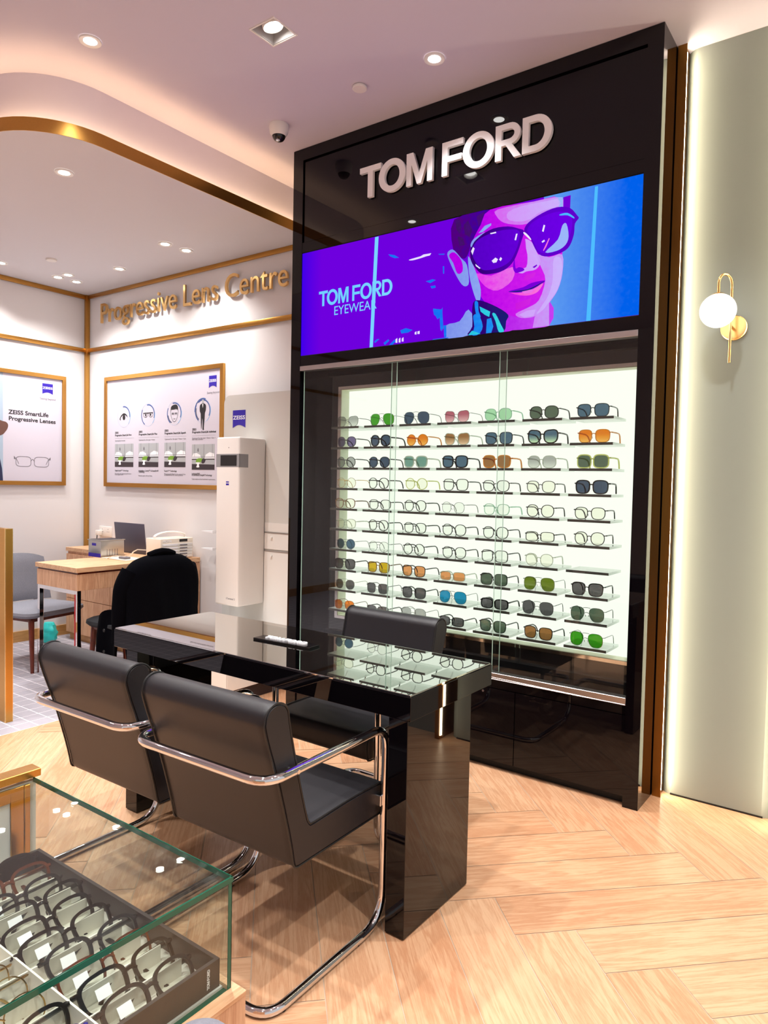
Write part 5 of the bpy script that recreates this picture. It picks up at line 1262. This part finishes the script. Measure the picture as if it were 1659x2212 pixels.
# faces the desk from the left / from the right
grey_chair((-5.21, 2.76, 0), R(-78), M['greyfabric'], M['walnut'], 'grey fabric chair with red-brown wooden legs left of the oak desk', 'chairs of the lens centre')
grey_chair((-4.28, 2.97, 0), R(90), M['darkfabric'], M['walnut'], 'dark chair hidden under a black jacket, right of the oak desk', 'chairs of the lens centre')
def jacket():
    """a suit jacket hung over the chair back: one draped shell with its own folds"""
    t = root('jacket', (-4.00, 2.97, 0), 'black suit jacket draped over the chair back by the oak desk', 'jacket')
    nu, ns = 34, 30
    mb = MB(); vs = []
    for i in range(nu + 1):
        u = -1 + 2 * i / nu; au = abs(u)
        top = 0.905 - 0.035 * au ** 2 - 0.10 * au ** 6
        d = 0.075 * (1 - 0.55 * au ** 6)
        yb_ = u * 0.275
        for j in range(ns + 1):
            s_ = j / ns
            if s_ < 0.42: k = s_ / 0.42; z = 0.22 + (top - d - 0.22) * k; x = d; f = 1 - k
            elif s_ > 0.58: k = (1 - s_) / 0.42; z = 0.36 + (top - d - 0.36) * k; x = -d; f = 1 - k
            else: a = (s_ - 0.42) / 0.16 * PI; z = top - d + d * math.sin(a); x = d * math.cos(a); f = 0.0
            x += (0.014 * math.sin(u * 7 + 1.3 * z * 4) + 0.009 * math.sin(u * 15 + z * 9)) * (f ** 0.6) + 0.02 * f
            y = yb_ * (1 + 0.05 * f + 0.03 * math.sin(z * 11)) 
            vs.append((x, y, z))
    fs = []
    for i in range(nu):
        for j in range(ns):
            a = i * (ns + 1) + j; fs.append((a, a + ns + 1, a + ns + 2, a + 1))
    mb.add(vs, fs, True)
    mb.f.append(list(range(ns, -1, -1))); mb.smooth.append(True); mb.mi.append(0)
    mb.f.append([nu * (ns + 1) + j for j in range(ns + 1)]); mb.smooth.append(True); mb.mi.append(0)
    mb.put('jacket_body', M['jacket'], t)
    # collar point, shoulder seams and sleeves
    MB().tube([(0.0, -0.10, 0.898), (0.01, -0.05, 0.915), (0.012, 0.0, 0.922), (0.01, 0.05, 0.915), (0.0, 0.10, 0.898)], 0.022, 8).put('collar', M['jacket'], t)
    for s_, yy in ((-1, -0.285), (1, 0.27)):
        pth = rounded([(0.0, yy * 0.80, 0.80), (-0.02, yy * 0.98, 0.70), (-0.03, yy * 1.02, 0.50), (-0.05, yy * 0.98, 0.34)], 0.05, 4)
        MB().tube(pth, [0.060 - 0.018 * i / len(pth) for i in range(len(pth))], 14, flat=1.1).put('sleeve', M['jacket'], t)
    # front panel falling over the seat, with two buttons
    mb = MB(); vs = []; nx, nz = 10, 16
    for side in (0, 1):
        for i in range(nx + 1):
            for j in range(nz + 1):
                a, b = i / nx, j / nz
                x = -0.32 + 0.26 * a + 0.012 * math.sin(a * 9 + b * 2); z = 0.50 - 0.36 * b + 0.03 * math.sin(a * 4) - (0.09 * (a - .5) ** 2)
                y = -0.255 - 0.03 * math.sin(b * 2.5) - 0.02 * math.sin(a * 8) + (0.018 if side else 0)
                vs.append((x, y, z))
    st = (nx + 1) * (nz + 1); fs = []
    for s_ in (0, 1):
        for i in range(nx):
            for j in range(nz):
                a = s_ * st + i * (nz + 1) + j; fs.append((a, a + nz + 1, a + nz + 2, a + 1))
    for i in range(nx):
        for j in (0, nz): a = i * (nz + 1) + j; fs.append((a, a + nz + 1, a + nz + 1 + st, a + st))
    for j in range(nz):
        for i in (0, nx): a = i * (nz + 1) + j; fs.append((a, a + 1, a + 1 + st, a + st))
    mb.add(vs, fs, True).put('front_panel', M['jacket'], t)
    for z in (0.40, 0.26): MB().lathe([(0.0001, -0.004), (0.010, -0.004), (0.011, 0.0)], (-0.20, -0.293, z), 14, 'Y').put('button', M['rubber'], t)
jacket()

# --- things on the oak desk
DZ2 = 0.8005
def cleaner():
    t = root('ultrasonic_cleaner', (-4.965, 3.18, DZ2), 'small stainless steel box with blue labels on the oak desk', 'cleaner')
    w, d, h = 0.085, 0.10, 0.125
    mb = MB().box(-w, w, -d, d, 0, h); mb.put('tank', M['steel'], t, 0.004, 2)
    MB().box(-w - .006, w + .006, -d - .006, d + .006, h, h + 0.006).put('rim', M['steel'], t, 0.002, 1)
    MB().box(-w + .01, w - .01, -d + .01, d - .01, h + .006, h + 0.008).put('lid', M['print_dark'], t)
    MB().box(-0.035, 0.02, -d - 0.001, -d, 0.085, 0.105).put('label', M['zeissblue'], t)
    MB().box(-w + .004, w - .004, -d - 0.001, -d, 0.0, 0.028).put('label', M['zeissblue'], t)
    for k in range(5): MB().box(w, w + 0.001, -0.05 + k * 0.022, -0.046 + k * 0.022, 0.01, 0.06).put('vent_slot', M['print_grey'], t)
cleaner()
def laptop():
    t = root('laptop', (-5.02, 3.42, DZ2), 'open dark laptop seen from behind on the oak desk', 'laptop', rz=R(0))
    MB().box(-0.19, 0.19, 0.02, 0.17, 0, 0.016).put('keyboard_base', M['laptop'], t, 0.003, 2)
    o = MB().box(-0.20, 0.20, -0.005, 0.004, 0, 0.235).put('lid', M['laptop'], t, 0.003, 2)
    o.location = (0, 0.02, 0.012); o.rotation_euler = (R(6), 0, 0)
laptop()
def tray_rest():
    t = root('document_tray', (-4.70, 3.16, DZ2), 'pale curved open tray lying between the laptop and drawer unit', 'tray')
    mb = MB(); pts = [(-0.17, 0.0), (-0.08, 0.004), (-0.02, 0.05), (0.03, 0.068), (0.15, 0.072), (0.15, 0.066), (0.03, 0.062), (-0.015, 0.043), (-0.075, -0.0 + 0.001), (-0.17, -0.004 + 0.004)]
    mb.prism(pts[::-1], 0.09, 0.095, 'Y'); mb.put('side_wall', M['cream'], t)
    MB().prism(pts[::-1], -0.095, -0.09, 'Y').put('side_wall', M['cream'], t).scale = (1, 1, 0.5)
    MB().box(-0.16, 0.15, -0.09, 0.09, 0, 0.004).put('base', M['cream'], t)
    MB().box(0.0, 0.08, -0.05, 0.0, 0.004, 0.02).put('cloth', M['print_grey'], t, 0.004, 2)
tray_rest()
def drawer_unit():
    t = root('sample_drawer_unit', (-4.535, 3.445, DZ2), 'cream plastic drawer box with arched handle and white labels', 'drawer unit', rz=R(90))
    w, d, h = 0.150, 0.09, 0.155
    MB().box(-w, w, -d, d, 0, h).put('case', M['cream'], t, 0.006, 2)
    for k in range(5):
        z = 0.008 + k * 0.0225
        dr = MB().box(-w + 0.01, w - 0.01, -d - 0.005, -d, z, z + 0.019).put('drawer', M['white'], t, 0.001, 1)
        MB().box(-w + 0.02, 0.0, -d - 0.0058, -d - 0.005, z + 0.003, z + 0.016).put('label', M['print_white'], dr)
        MB().box(0.02, 0.09, -d - 0.0062, -d - 0.005, z + 0.001, z + 0.009).put('pull', M['print_grey'], dr)
    MB().box(0.02, 0.095, -d - 0.001, -d, 0.128, 0.148).put('display', M['blackscreen'], t)
    me = text_mesh('HOYA', 0.028, M['print_white'], 0.0004, 0.0004, name='lettering'); o = put('lettering', me, t); face_y(o, -0.13, -d - 0.0008, 0.127)
    pth = [(-w + 0.01, 0, h)] + [(w * 0.97 * -math.cos(PI * k / 12), 0, h + 0.004 + 0.042 * math.sin(PI * k / 12)) for k in range(1, 12)] + [(w - 0.01, 0, h)]
    MB().tube(pth, 0.014, 8, flat=0.45).put('handle', M['white'], t)
drawer_unit()
def bottles():
    for k in range(3):
        MB().lathe([(0.0001, 0), (0.010, 0), (0.010, 0.028), (0.005, 0.034), (0.006, 0.045), (0.0001, 0.046)], seg=14).put('small_bottle', M['white'], loc=(-5.18 + 0.045 * k + 0.11, 3.32, DZ2), label=['leftmost tiny white bottle beside the steel box', 'middle tiny white bottle beside the steel box', 'tiny white bottle nearest the laptop'][k], cat='bottle', group='small bottles on the oak desk')
bottles()
def outlet():
    t = root('wall_socket', (-5.70, BY, 0.93), 'white double wall socket with a black plug above the steel box', 'socket')
    MB().box(-0.095, 0.095, -0.009, 0, -0.045, 0.045).put('face_plate', M['white'], t, 0.003, 2)
    MB().box(-0.09, -0.04, -0.05, -0.009, -0.035, 0.01).put('plug', M['white'], t, 0.005, 2)
    for dx in (-0.045, 0.045):
        for q in ((0, 0.02), (-0.012, -0.002), (0.012, -0.002)): MB().box(dx + q[0] - .003, dx + q[0] + .003, -0.0095, -0.009, q[1] - .004, q[1] + .004).put('socket_hole', M['print_grey'], t)
    MB().tube(rounded([(-0.065, -0.045, -0.03), (-0.065, -0.05, -0.08), (-0.03, -0.06, -0.125)], 0.02), 0.004, 8).put('cable', M['rubber'], t)
outlet()
def bag():
    mb = MB(); vs = []; n, m_ = 18, 10; rn = random.Random(4)
    for j in range(m_ + 1):
        v = j / m_; r_ = 0.115 * (math.sin(PI * (0.14 + v * 0.70)) ** 0.6) * (1 - 0.25 * v)
        for k in range(n):
            a = 2 * PI * k / n; rr = r_ * (1 + 0.12 * rn.uniform(-1, 1)); vs.append((rr * math.cos(a), rr * 0.8 * math.sin(a), 0.001 + v * 0.21))
    fs = [(j * n + k, j * n + (k + 1) % n, (j + 1) * n + (k + 1) % n, (j + 1) * n + k) for j in range(m_) for k in range(n)]
    mb.add(vs, fs, True); mb.f.append(list(range(n - 1, -1, -1))); mb.smooth.append(False); mb.mi.append(0); mb.f.append([m_ * n + k for k in range(n)]); mb.smooth.append(False); mb.mi.append(0)
    for i_, v_ in enumerate(mb.v): mb.v[i_] = (v_[0] * .75, v_[1] * .75, v_[2] * .8)
    t = mb.put('plastic_bag', M['teal'], loc=(-5.80, 3.18, 0), label='teal plastic bag on the floor behind the grey chair', cat='bag')
bag()

# --- posters
def zeiss_logo(par_, x, z, w, h, y, axis='y', name='emblem'):
    """blue shield with a concave foot and white lettering; x,z lower left corner"""
    pts = [(0, h), (w, h), (w, 0)] + [(w - w * k / 8, 0.16 * h * math.sin(PI * k / 8)) for k in range(1, 8)] + [(0, 0)]
    me = curve_mesh(name, [pts], 0.0004, M['zeissblue']); o = put(name, me, par_)
    tx = text_mesh('ZEISS', h * 0.30, M['print_white'], 0.0002, 0.0002 + h * 0.004, name='lettering')
    tw = max(v.co.x for v in tx.vertices)
    for v in tx.vertices: v.co.x *= w * 0.94 / tw
    q = put('lettering', tx, par_)
    if axis == 'y': face_y(o, x, y, z); face_y(q, x + w * 0.03, y - 0.0006, z + h * 0.48)
    else: face_x(o, y, x, z); face_x(q, y + 0.0006, x + w * 0.03, z + h * 0.48)
def frame_parts(t, w, h, fwid=0.034, dep=0.024, axis='y'):
    mb = MB()
    for a in ((-fwid, 0, -fwid, h + fwid), (w, w + fwid, -fwid, h + fwid), (0, w, -fwid, 0), (0, w, h, h + fwid)):
        if axis == 'y': mb.box(a[0], a[1], -dep, 0, a[2], a[3])
        else: mb.box(0, dep, a[0], a[1], a[2], a[3])
    mb.put('frame', M['brass'], t, 0.001, 1)
    d = (0, w, -0.012, -0.0005, 0, h) if axis == 'y' else (0.0005, 0.012, 0, w, 0, h)
    MB().box(*d).put('poster_sheet', M['poster'], t)
def poster_back():
    x0, x1, z0, z1 = -5.671, -4.187, 1.366, 2.254
    t = root('lens_chart_poster', (x0, BY, z0), 'brass framed white poster comparing four lens types with icons', 'poster')
    w, h = x1 - x0, z1 - z0; frame_parts(t, w, h)
    y = -0.0126
    def T(s_, size, x, z, mt='print_black', off=0.0, al='LEFT', wid=None):
        me = text_mesh(s_, size, M[mt], 0.0001, off, al, 'printed_text', res=2)
        if wid:
            tw = max(v.co.x for v in me.vertices)
            for v in me.vertices: v.co.x *= wid / tw
        o = put('printed_text', me, t); face_y(o, x - x0, y, z - z0)
    def shape(name, splines, mt, x, z, dy=0.0):
        me = curve_mesh(name, splines, 0.0001, M[mt]); o = put(name, me, t); face_y(o, x - x0, y - dy, z - z0)
    zeiss_logo(t, -4.323 - x0, 2.112 - z0, 0.087, 0.092, y)
    T('Seeing beyond', 0.024, -4.345, 2.068, 'print_grey', wid=0.14)
    heads = ['Progressive SmartLife Pure', 'Progressive SmartLife Plus', 'Progressive SmartLife Superb', 'Progressive SmartLife Individual']
    subs = ['Optimised for the eyes', 'Optimised for the eyes + frame', 'Optimised for the eyes + frame + face', 'Optimised for the eyes + frame + face +\nmain daily activities']
    lows = ['Digital Inside\u2122 Technology', 'Adaptation Control\u2122 & FrameFit+\u00ae\nTechnology', 'FaceFit\u2122 Technology', 'IndividualFit\u00ae\n& Luminance Design\u00ae Technology']
    lows2 = ['Pure vision with enhanced performance\nfor the digital world.', 'Precision optics with any frame.', 'Physiologically fitted to the wearer\'s face\nto utilise the full 3D vision potential.', 'Tailor-made to fit all individual requirements.']
    xs = [-5.552, -5.210, -4.863, -4.517]
    for i, x in enumerate(xs):
        dz = -0.02 if i == 3 else 0
        T('ZEISS', 0.022, x, 1.792, 'print_black', 0.0006)
        T(heads[i], 0.022, x, 1.770, 'print_black', 0.0006, wid=[.24, .25, .27, .28][i])
        shape('rule', [[(0, 0), (0.275, 0), (0.275, 0.001), (0, 0.001)]], 'print_grey', x, 1.750)
        T(subs[i], 0.019, x, 1.724, 'print_grey', wid=[.15, .22, .27, .275][i])
        T(lows[i], 0.019, x, 1.466 + dz, 'print_black', 0.0002, wid=[.2, .27, .16, .24][i])
        T(lows2[i], 0.017, x, [1.440, 1.425, 1.442, 1.405][i], 'print_grey', wid=[.24, .19, .27, .28][i])
        # picture of a bright room
        px, pz, pw, ph = x, 1.504 + dz, 0.268, 0.198
        shape('photo', [[(0, 0), (pw, 0), (pw, ph), (0, ph)]], 'print_photo', px, pz)
        shape('photo_detail', [[(0, 0), (pw, 0), (pw, 0.04), (0, 0.045)]], 'print_dark', px, pz, 0.0003)
        shape('photo_detail', [[(k, 0.1) for k in ()] or [(0.0, 0.1), (0.02, 0.128), (0.06, 0.13), (0.1, 0.115), (0.115, 0.085), (0.0, 0.085)]], 'print_white', px, pz, 0.0003)
        shape('photo_detail', [[(0.15, 0.085), (0.165, 0.118), (0.21, 0.135), (0.26, 0.125), (0.268, 0.085)]], 'print_white', px, pz, 0.0003)
        shape('photo_detail', [[(0, 0.078), (pw, 0.078), (pw, 0.086), (0, 0.086)]], 'print_dark', px, pz, 0.0004)
        shape('photo_detail', [[(0, 0.096), (pw, 0.096), (pw, 0.1), (0, 0.1)]], 'print_grey', px, pz, 0.0004)
        for vx in (0.03, 0.14, 0.24): shape('photo_detail', [[(vx, 0.1), (vx + 0.003, 0.1), (vx + 0.003, ph), (vx, ph)]], 'print_grey', px, pz, 0.0003)
        shape('photo_detail', [smooth_poly([(0.05, 0.06), (0.09, 0.05), (0.12, 0.07), (0.125, 0.088), (0.08, 0.09), (0.055, 0.08)])], 'print_green', px, pz, 0.0005)
        shape('photo_detail', [smooth_poly([(0.115, 0.055), (0.145, 0.05), (0.165, 0.08), (0.13, 0.088)])], 'print_dark', px, pz, 0.0005)
        shape('photo_detail', [smooth_poly([(0.055, 0.02), (0.09, 0.02), (0.085, 0.04), (0.1, 0.056), (0.05, 0.056), (0.065, 0.04)])], 'print_white', px, pz, 0.0006)
        shape('photo_detail', [smooth_poly([(0.068, 0.145), (0.078, 0.138), (0.082, 0.155), (0.074, 0.17), (0.066, 0.155)])], 'print_grey', px, pz, 0.0004)
    cs = [(-5.422, 1.937), (-5.083, 1.937), (-4.739, 1.935), (-4.392, 1.942)]
    def ring(cx, cz, r, t_, a0, a1, mt, dy=0.0):
        k = max(6, int(abs(a1 - a0) / 8)); o_ = [(r * math.cos(R(a0 + (a1 - a0) * i / k)), r * math.sin(R(a0 + (a1 - a0) * i / k))) for i in range(k + 1)]
        i_ = [((r - t_) * math.cos(R(a0 + (a1 - a0) * i / k)), (r - t_) * math.sin(R(a0 + (a1 - a0) * i / k))) for i in range(k, -1, -1)]
        shape('ring_arc', [o_ + i_], mt, cx, cz, dy)
    for i, (cx, cz) in enumerate(cs):
        ring(cx, cz, 0.094, 0.0012, 0, 359.9, 'print_lblue')
        ring(cx, cz, 0.088, 0.009, [-5, -20, -25, -30][i], [100, 100, 105, 130][i], 'print_blue', 0.0002)
        ring(cx, cz, 0.094, 0.006, [-45, -50, -60, -60][i], [20, 10, 10, 20][i], 'print_lblue', 0.0001)
        if i > 0: ring(cx, cz, 0.094, 0.008, 150, [0, 240, 235, 235][i], 'print_blue', 0.0001)
        if i > 1: ring(cx, cz, 0.084, 0.007, [0, 0, 190, 165][i], [0, 0, 245, 235][i], 'print_navy', 0.0003)
        if i == 3: ring(cx, cz, 0.098, 0.008, 70, 185, 'print_blue', 0.0004)
    cx, cz = cs[0]
    shape('icon', [smooth_poly([(-0.062, -0.022), (-0.04, 0.01), (0.0, 0.028), (0.04, 0.012), (0.052, -0.012), (0.036, 0.002), (0.0, 0.014), (-0.036, 0.0), (-0.05, -0.02), (-0.044, -0.032)])], 'print_black', cx, cz, 0.0002)
    shape('icon', [[(0.019 * math.cos(2 * PI * k / 20), -0.008 + 0.024 * math.sin(2 * PI * k / 20)) for k in range(20)]], 'print_black', cx, cz, 0.0002)
    cx, cz = cs[1]
    for s_ in (-1, 1):
        o_ = [(s_ * 0.036 + 0.030 * math.cos(2 * PI * k / 20), 0.0 + 0.02 * math.sin(2 * PI * k / 20)) for k in range(20)]
        i_ = [(s_ * 0.036 + 0.027 * math.cos(2 * PI * k / 20), 0.0 + 0.0165 * math.sin(2 * PI * k / 20)) for k in range(20)]
        shape('icon', [o_, i_], 'print_black', cx, cz, 0.0002)
        shape('icon', [[(s_ * 0.032 + 0.010 * math.cos(2 * PI * k / 12), 0.01 * math.sin(2 * PI * k / 12)) for k in range(12)]], 'print_black', cx, cz, 0.0003)
    shape('icon', [[(-0.066, 0.012), (0.066, 0.012), (0.066, 0.019), (-0.066, 0.019)]], 'print_black', cx, cz, 0.0003)
    cx, cz = cs[2]
    fo = smooth_poly([(-0.044, 0.03), (0.044, 0.03), (0.042, -0.02), (0.024, -0.055), (0.0, -0.068), (-0.024, -0.055), (-0.042, -0.02)])
    shape('icon', [fo, [(x * 0.93, z * 0.96) for x, z in fo]], 'print_black', cx, cz, 0.0002)
    shape('icon', [smooth_poly([(-0.046, 0.015), (-0.044, 0.05), (-0.02, 0.066), (0.02, 0.07), (0.042, 0.055), (0.046, 0.02), (0.036, 0.034), (-0.02, 0.03), (-0.038, 0.034)])], 'print_black', cx, cz, 0.0003)
    shape('icon', [[(-0.034, -0.008), (-0.004, -0.008), (-0.004, 0.006), (-0.034, 0.006)], [(0.004, -0.008), (0.034, -0.008), (0.034, 0.006), (0.004, 0.006)]], 'print_grey', cx, cz, 0.0003)
    shape('icon', [[(-0.012, -0.045), (0.012, -0.045), (0.012, -0.042), (-0.012, -0.042)]], 'print_black', cx, cz, 0.0003)
    cx, cz = cs[3]
    shape('icon', [smooth_poly([(-0.012, 0.055), (0.012, 0.055), (0.036, 0.04), (0.034, 0.0), (0.024, -0.02), (0.022, -0.06), (0.014, -0.135), (0.018, -0.146), (0.0, -0.148), (0.0, -0.10), (-0.006, -0.06), (-0.012, -0.13), (-0.018, -0.135), (-0.024, -0.04), (-0.026, -0.02), (-0.036, 0.0), (-0.034, 0.04)])], 'print_black', cx, cz, 0.0004)
    shape('icon', [[(-0.006, 0.052), (0.006, 0.052), (0.0, 0.02)]], 'print_white', cx, cz, 0.0006)
    shape('icon', [[(0.012 * math.cos(2 * PI * k / 16), 0.071 + 0.016 * math.sin(2 * PI * k / 16)) for k in range(16)]], 'print_photo', cx, cz, 0.0004)
poster_back()
def poster_left():
    y0, y1, z0, z1 = 2.50, 3.395, 1.366, 2.254
    t = root('lens_advert_poster', (LX, y0, z0), 'brass framed poster with bold lens heading and clear eyeglasses, left wall', 'poster')
    frame_parts(t, y1 - y0, z1 - z0, axis='x')
    x = 0.0126
    def T(s_, size, y, z, mt='print_black', off=0.0, wid=None):
        me = text_mesh(s_, size, M[mt], 0.0001, off, 'LEFT', 'printed_text')
        if wid:
            tw = max(v.co.x for v in me.vertices)
            for v in me.vertices: v.co.x *= wid / tw
        o = put('printed_text', me, t); face_x(o, x, y - y0, z - z0)
    def shape(name, splines, mt, y, z, dx=0.0):
        me = curve_mesh(name, splines, 0.0001, M[mt]); o = put(name, me, t); face_x(o, x + dx, y - y0, z - z0)
    zeiss_logo(t, 3.219 - y0, 2.118 - z0, 0.093, 0.09, x, 'x')
    T('Seeing beyond', 0.026, 3.197, 2.068, 'print_grey', 0.0, 0.14)
    T('ZEISS SmartLife', 0.048, 2.933, 1.921, 'print_black', 0.0012, 0.34)
    T('Progressive Lenses', 0.048, 2.933, 1.868, 'print_black', 0.0012, 0.405)
    # strip of a photograph with a dark-suited person
    shape('photo_strip', [[(0, 0), (0.388, 0), (0.388, z1 - z0), (0, z1 - z0)]], 'print_sky', y0, z0)
    shape('photo_strip', [[(0, 0), (0.388, 0), (0.380, 0.10), (0.34, 0.30), (0.2, 0.42), (0, 0.44)]], 'print_navy', y0, z0, 0.0002)
    shape('photo_strip', [smooth_poly([(-0.10, -0.06), (-0.02, -0.05), (0.012, -0.02), (0.03, 0.01), (0.034, 0.04), (0.018, 0.06), (-0.01, 0.066), (-0.05, 0.075), (-0.1, 0.06)])], 'print_skin', 2.895, 1.79, 0.0004)
    # eyeglasses
    def rr(cy, cz, a, b, n=32): return [(cy + a * math.copysign(abs(math.cos(2 * PI * k / n)) ** 0.55, math.cos(2 * PI * k / n)), cz + b * math.copysign(abs(math.sin(2 * PI * k / n)) ** 0.55, math.sin(2 * PI * k / n))) for k in range(n)]
    for s_ in (-1, 1):
        shape('picture_rim', [rr(s_ * 0.078, 0, 0.066, 0.044), rr(s_ * 0.078, 0, 0.062, 0.040)], 'print_grey', 3.135, 1.53)
        shape('picture_rim', [[(s_ * 0.145, 0.03), (s_ * 0.158, 0.045), (s_ * 0.158, 0.02), (s_ * 0.145, 0.016)]], 'print_grey', 3.135, 1.53)
        shape('picture_rim', [[(s_ * 0.14, 0.03), (s_ * 0.115, -0.02), (s_ * 0.118, -0.022), (s_ * 0.144, 0.028)]], 'print_grey', 3.135, 1.53, 0.0002)
    shape('picture_rim', [smooth_poly([(-0.016, 0.0), (0, 0.018), (0.016, 0.0), (0.016, 0.006), (0, 0.024), (-0.016, 0.006)])], 'print_grey', 3.135, 1.53)
poster_left()

# --- measuring column, its back panel and the white drawer unit behind
def instrument():
    t = root('measuring_column', (-3.67, 3.25, 0), 'tall white wall instrument with a small black screen and blue emblem', 'eye measuring device')
    w, d, z0, z1 = 0.113, 0.245, 0.556, 1.697
    MB().box(-w, w, 0, d, z0, z1).put('column', M['instrument'], t, 0.012, 3)
    mb = MB(); mb.box(-w - .0008, w + 0.0008, -0.0008, 0.004, 1.494, 1.583); mb.box(w - 0.003, w + 0.0008, 0.0, 0.082, 1.494, 1.583)
    mb.put('display_band', M['greyband'], t, 0.0006, 1)
    MB().box(-0.068, 0.09, -0.0022, -0.0008, 1.503, 1.574).put('display', M['blackscreen'], t)
    MB().lathe([(0.0001, -0.001), (0.003, -0.001), (0.003, 0)], (0.012, 0, 1.625), 10, 'Y').put('sensor_hole', M['print_black'], t)
    mb = MB(); mb.box(-0.012, 0.016, -0.001, 0, 1.372, 1.384); mb.box(-0.012, 0.016, -0.001, 0, 1.390, 1.398); mb.put('emblem', M['zeissblue'], t)
    me = text_mesh('i.Terminal 2', 0.018, M['print_grey'], 0.0003, name='printed_text'); o = put('printed_text', me, t); face_y(o, 0.0, -0.0006, 0.60)
instrument()
def panel():
    x0, x1, z1 = -3.995, -2.995, 2.018
    t = root('back_panel_sheet', (x0, 3.500, 0), 'pale frosted panel with a blue square emblem behind the white column', 'panel')
    w = x1 - x0; r_ = 0.06
    pts = [(0, 0.115), (w, 0.115), (w, z1)] + [(r_ - r_ * math.sin(R(a)), z1 - r_ + r_ * math.cos(R(a))) for a in range(0, 91, 15)]
    MB().prism(pts[::-1], 0.0, 0.012, 'Y').put('sheet', M['frostpanel'], t)
    zeiss_logo(t, 0.094, 1.782, 0.131, 0.126, -0.0006)
M['frostpanel'] = mat('pale_grey_panel', srgb(218, 216, 210), 0.22)
panel()
def drawers():
    x0, x1 = -3.56, -2.99; y0 = 3.497
    t = root('white_drawer_cabinet', (x0, y0, 0), 'white lacquered cabinet with two drawers between the column and black cabinet', 'cabinet')
    w = x1 - x0; d = 0.04
    MB().box(0, w, 0.0, 0.0028, 1.056, 1.118).put('body', M['white'], t)
    MB().box(-0.43, w, 0.02, d + 0.02, 0.0, 0.113).put('plinth', M['print_dark'], t)
    for z0, z1 in ((0.935, 1.052), (0.125, 0.925)):
        f = MB().box(0.0, w, -0.004, 0.0028, z0, z1).put('drawer_front', M['white'], t, 0.002, 1)
        MB().box(0.0, w, -0.007, -0.004, z1 - 0.005, z1 + 0.001).put('pull_lip', M['alu'], f)
        MB().lathe([(0.0001, -0.016), (0.008, -0.015), (0.009, -0.004)], (0.075, 0, z1 - 0.035), 14, 'Y').put('knob', M['white'], f)
drawers()
def low_cabinet():
    t = root('low_white_cabinet', (-3.60, 3.21, 0), 'low white cabinet on a dark plinth, seen under the black desk', 'cabinet')
    MB().box(-0.26, 0.28, -0.25, 0.275, 0.09, 0.38).put('body', M['white'], t, 0.002, 1)
    MB().box(-0.24, 0.26, -0.22, 0.275, 0.0, 0.09).put('plinth', M['print_dark'], t)
    MB().box(-0.26, 0.008, -0.262, -0.25, 0.095, 0.375).put('door', M['white'], t, 0.002, 1)
    MB().box(0.012, 0.28, -0.262, -0.25, 0.095, 0.375).put('door', M['white'], t, 0.002, 1)
low_cabinet()
for k, z in enumerate((1.022, 0.895)):
    MB().prism([(0.0, 0.004), (0.13, -0.006), (0.13, 0.012)], 3.46, 3.50, 'Y').put('wall_bracket', M['print_white'], loc=(-4.19, 0, z), label=['upper small white wedge bracket left of the white column', 'lower small white wedge bracket left of the white column'][k], cat='bracket')

# --- wall lamp on the sage panel
def sconce():
    t = root('wall_lamp', (-0.606, RY, 2.10), 'brass wall lamp with a white glass globe on the sage wall', 'wall lamp')
    MB().lathe([(0.0001, -0.018), (0.050, -0.018), (0.053, -0.015), (0.053, 0)], (0.0, 0, 0.005), 36, 'Y').put('wall_plate', M['gold'], t)
    yy = -0.085
    MB().tube([(0, -0.01, 0.0), (0, yy, 0.0)], 0.006, 10).put('arm', M['gold'], t)
    gx, gy = -0.040, yy - 0.06
    pth = [(0, yy, -0.155), (0, yy, 0.17)] + [(gx * (0.5 - 0.5 * math.cos(R(a))), yy + (gy - yy) * (0.5 - 0.5 * math.cos(R(a))), 0.17 + 0.042 * math.sin(R(a))) for a in range(15, 181, 15)] + [(gx, gy, 0.125)]
    MB().tube(pth, 0.0055, 10).put('rod', M['gold'], t)
    n = 20; prof = [(0.072 * math.sin(PI * k / n) + 1e-4, 0.070 * math.cos(PI * k / n)) for k in range(n + 1)]
    MB().lathe(prof, (gx, gy, 0.056), 36).put('globe', M['globe'], t)
    MB().lathe([(0.005, 0.130), (0.018, 0.129), (0.026, 0.1225)], (gx, gy, 0), 20).put('globe_cap', M['gold'], t)
sconce()
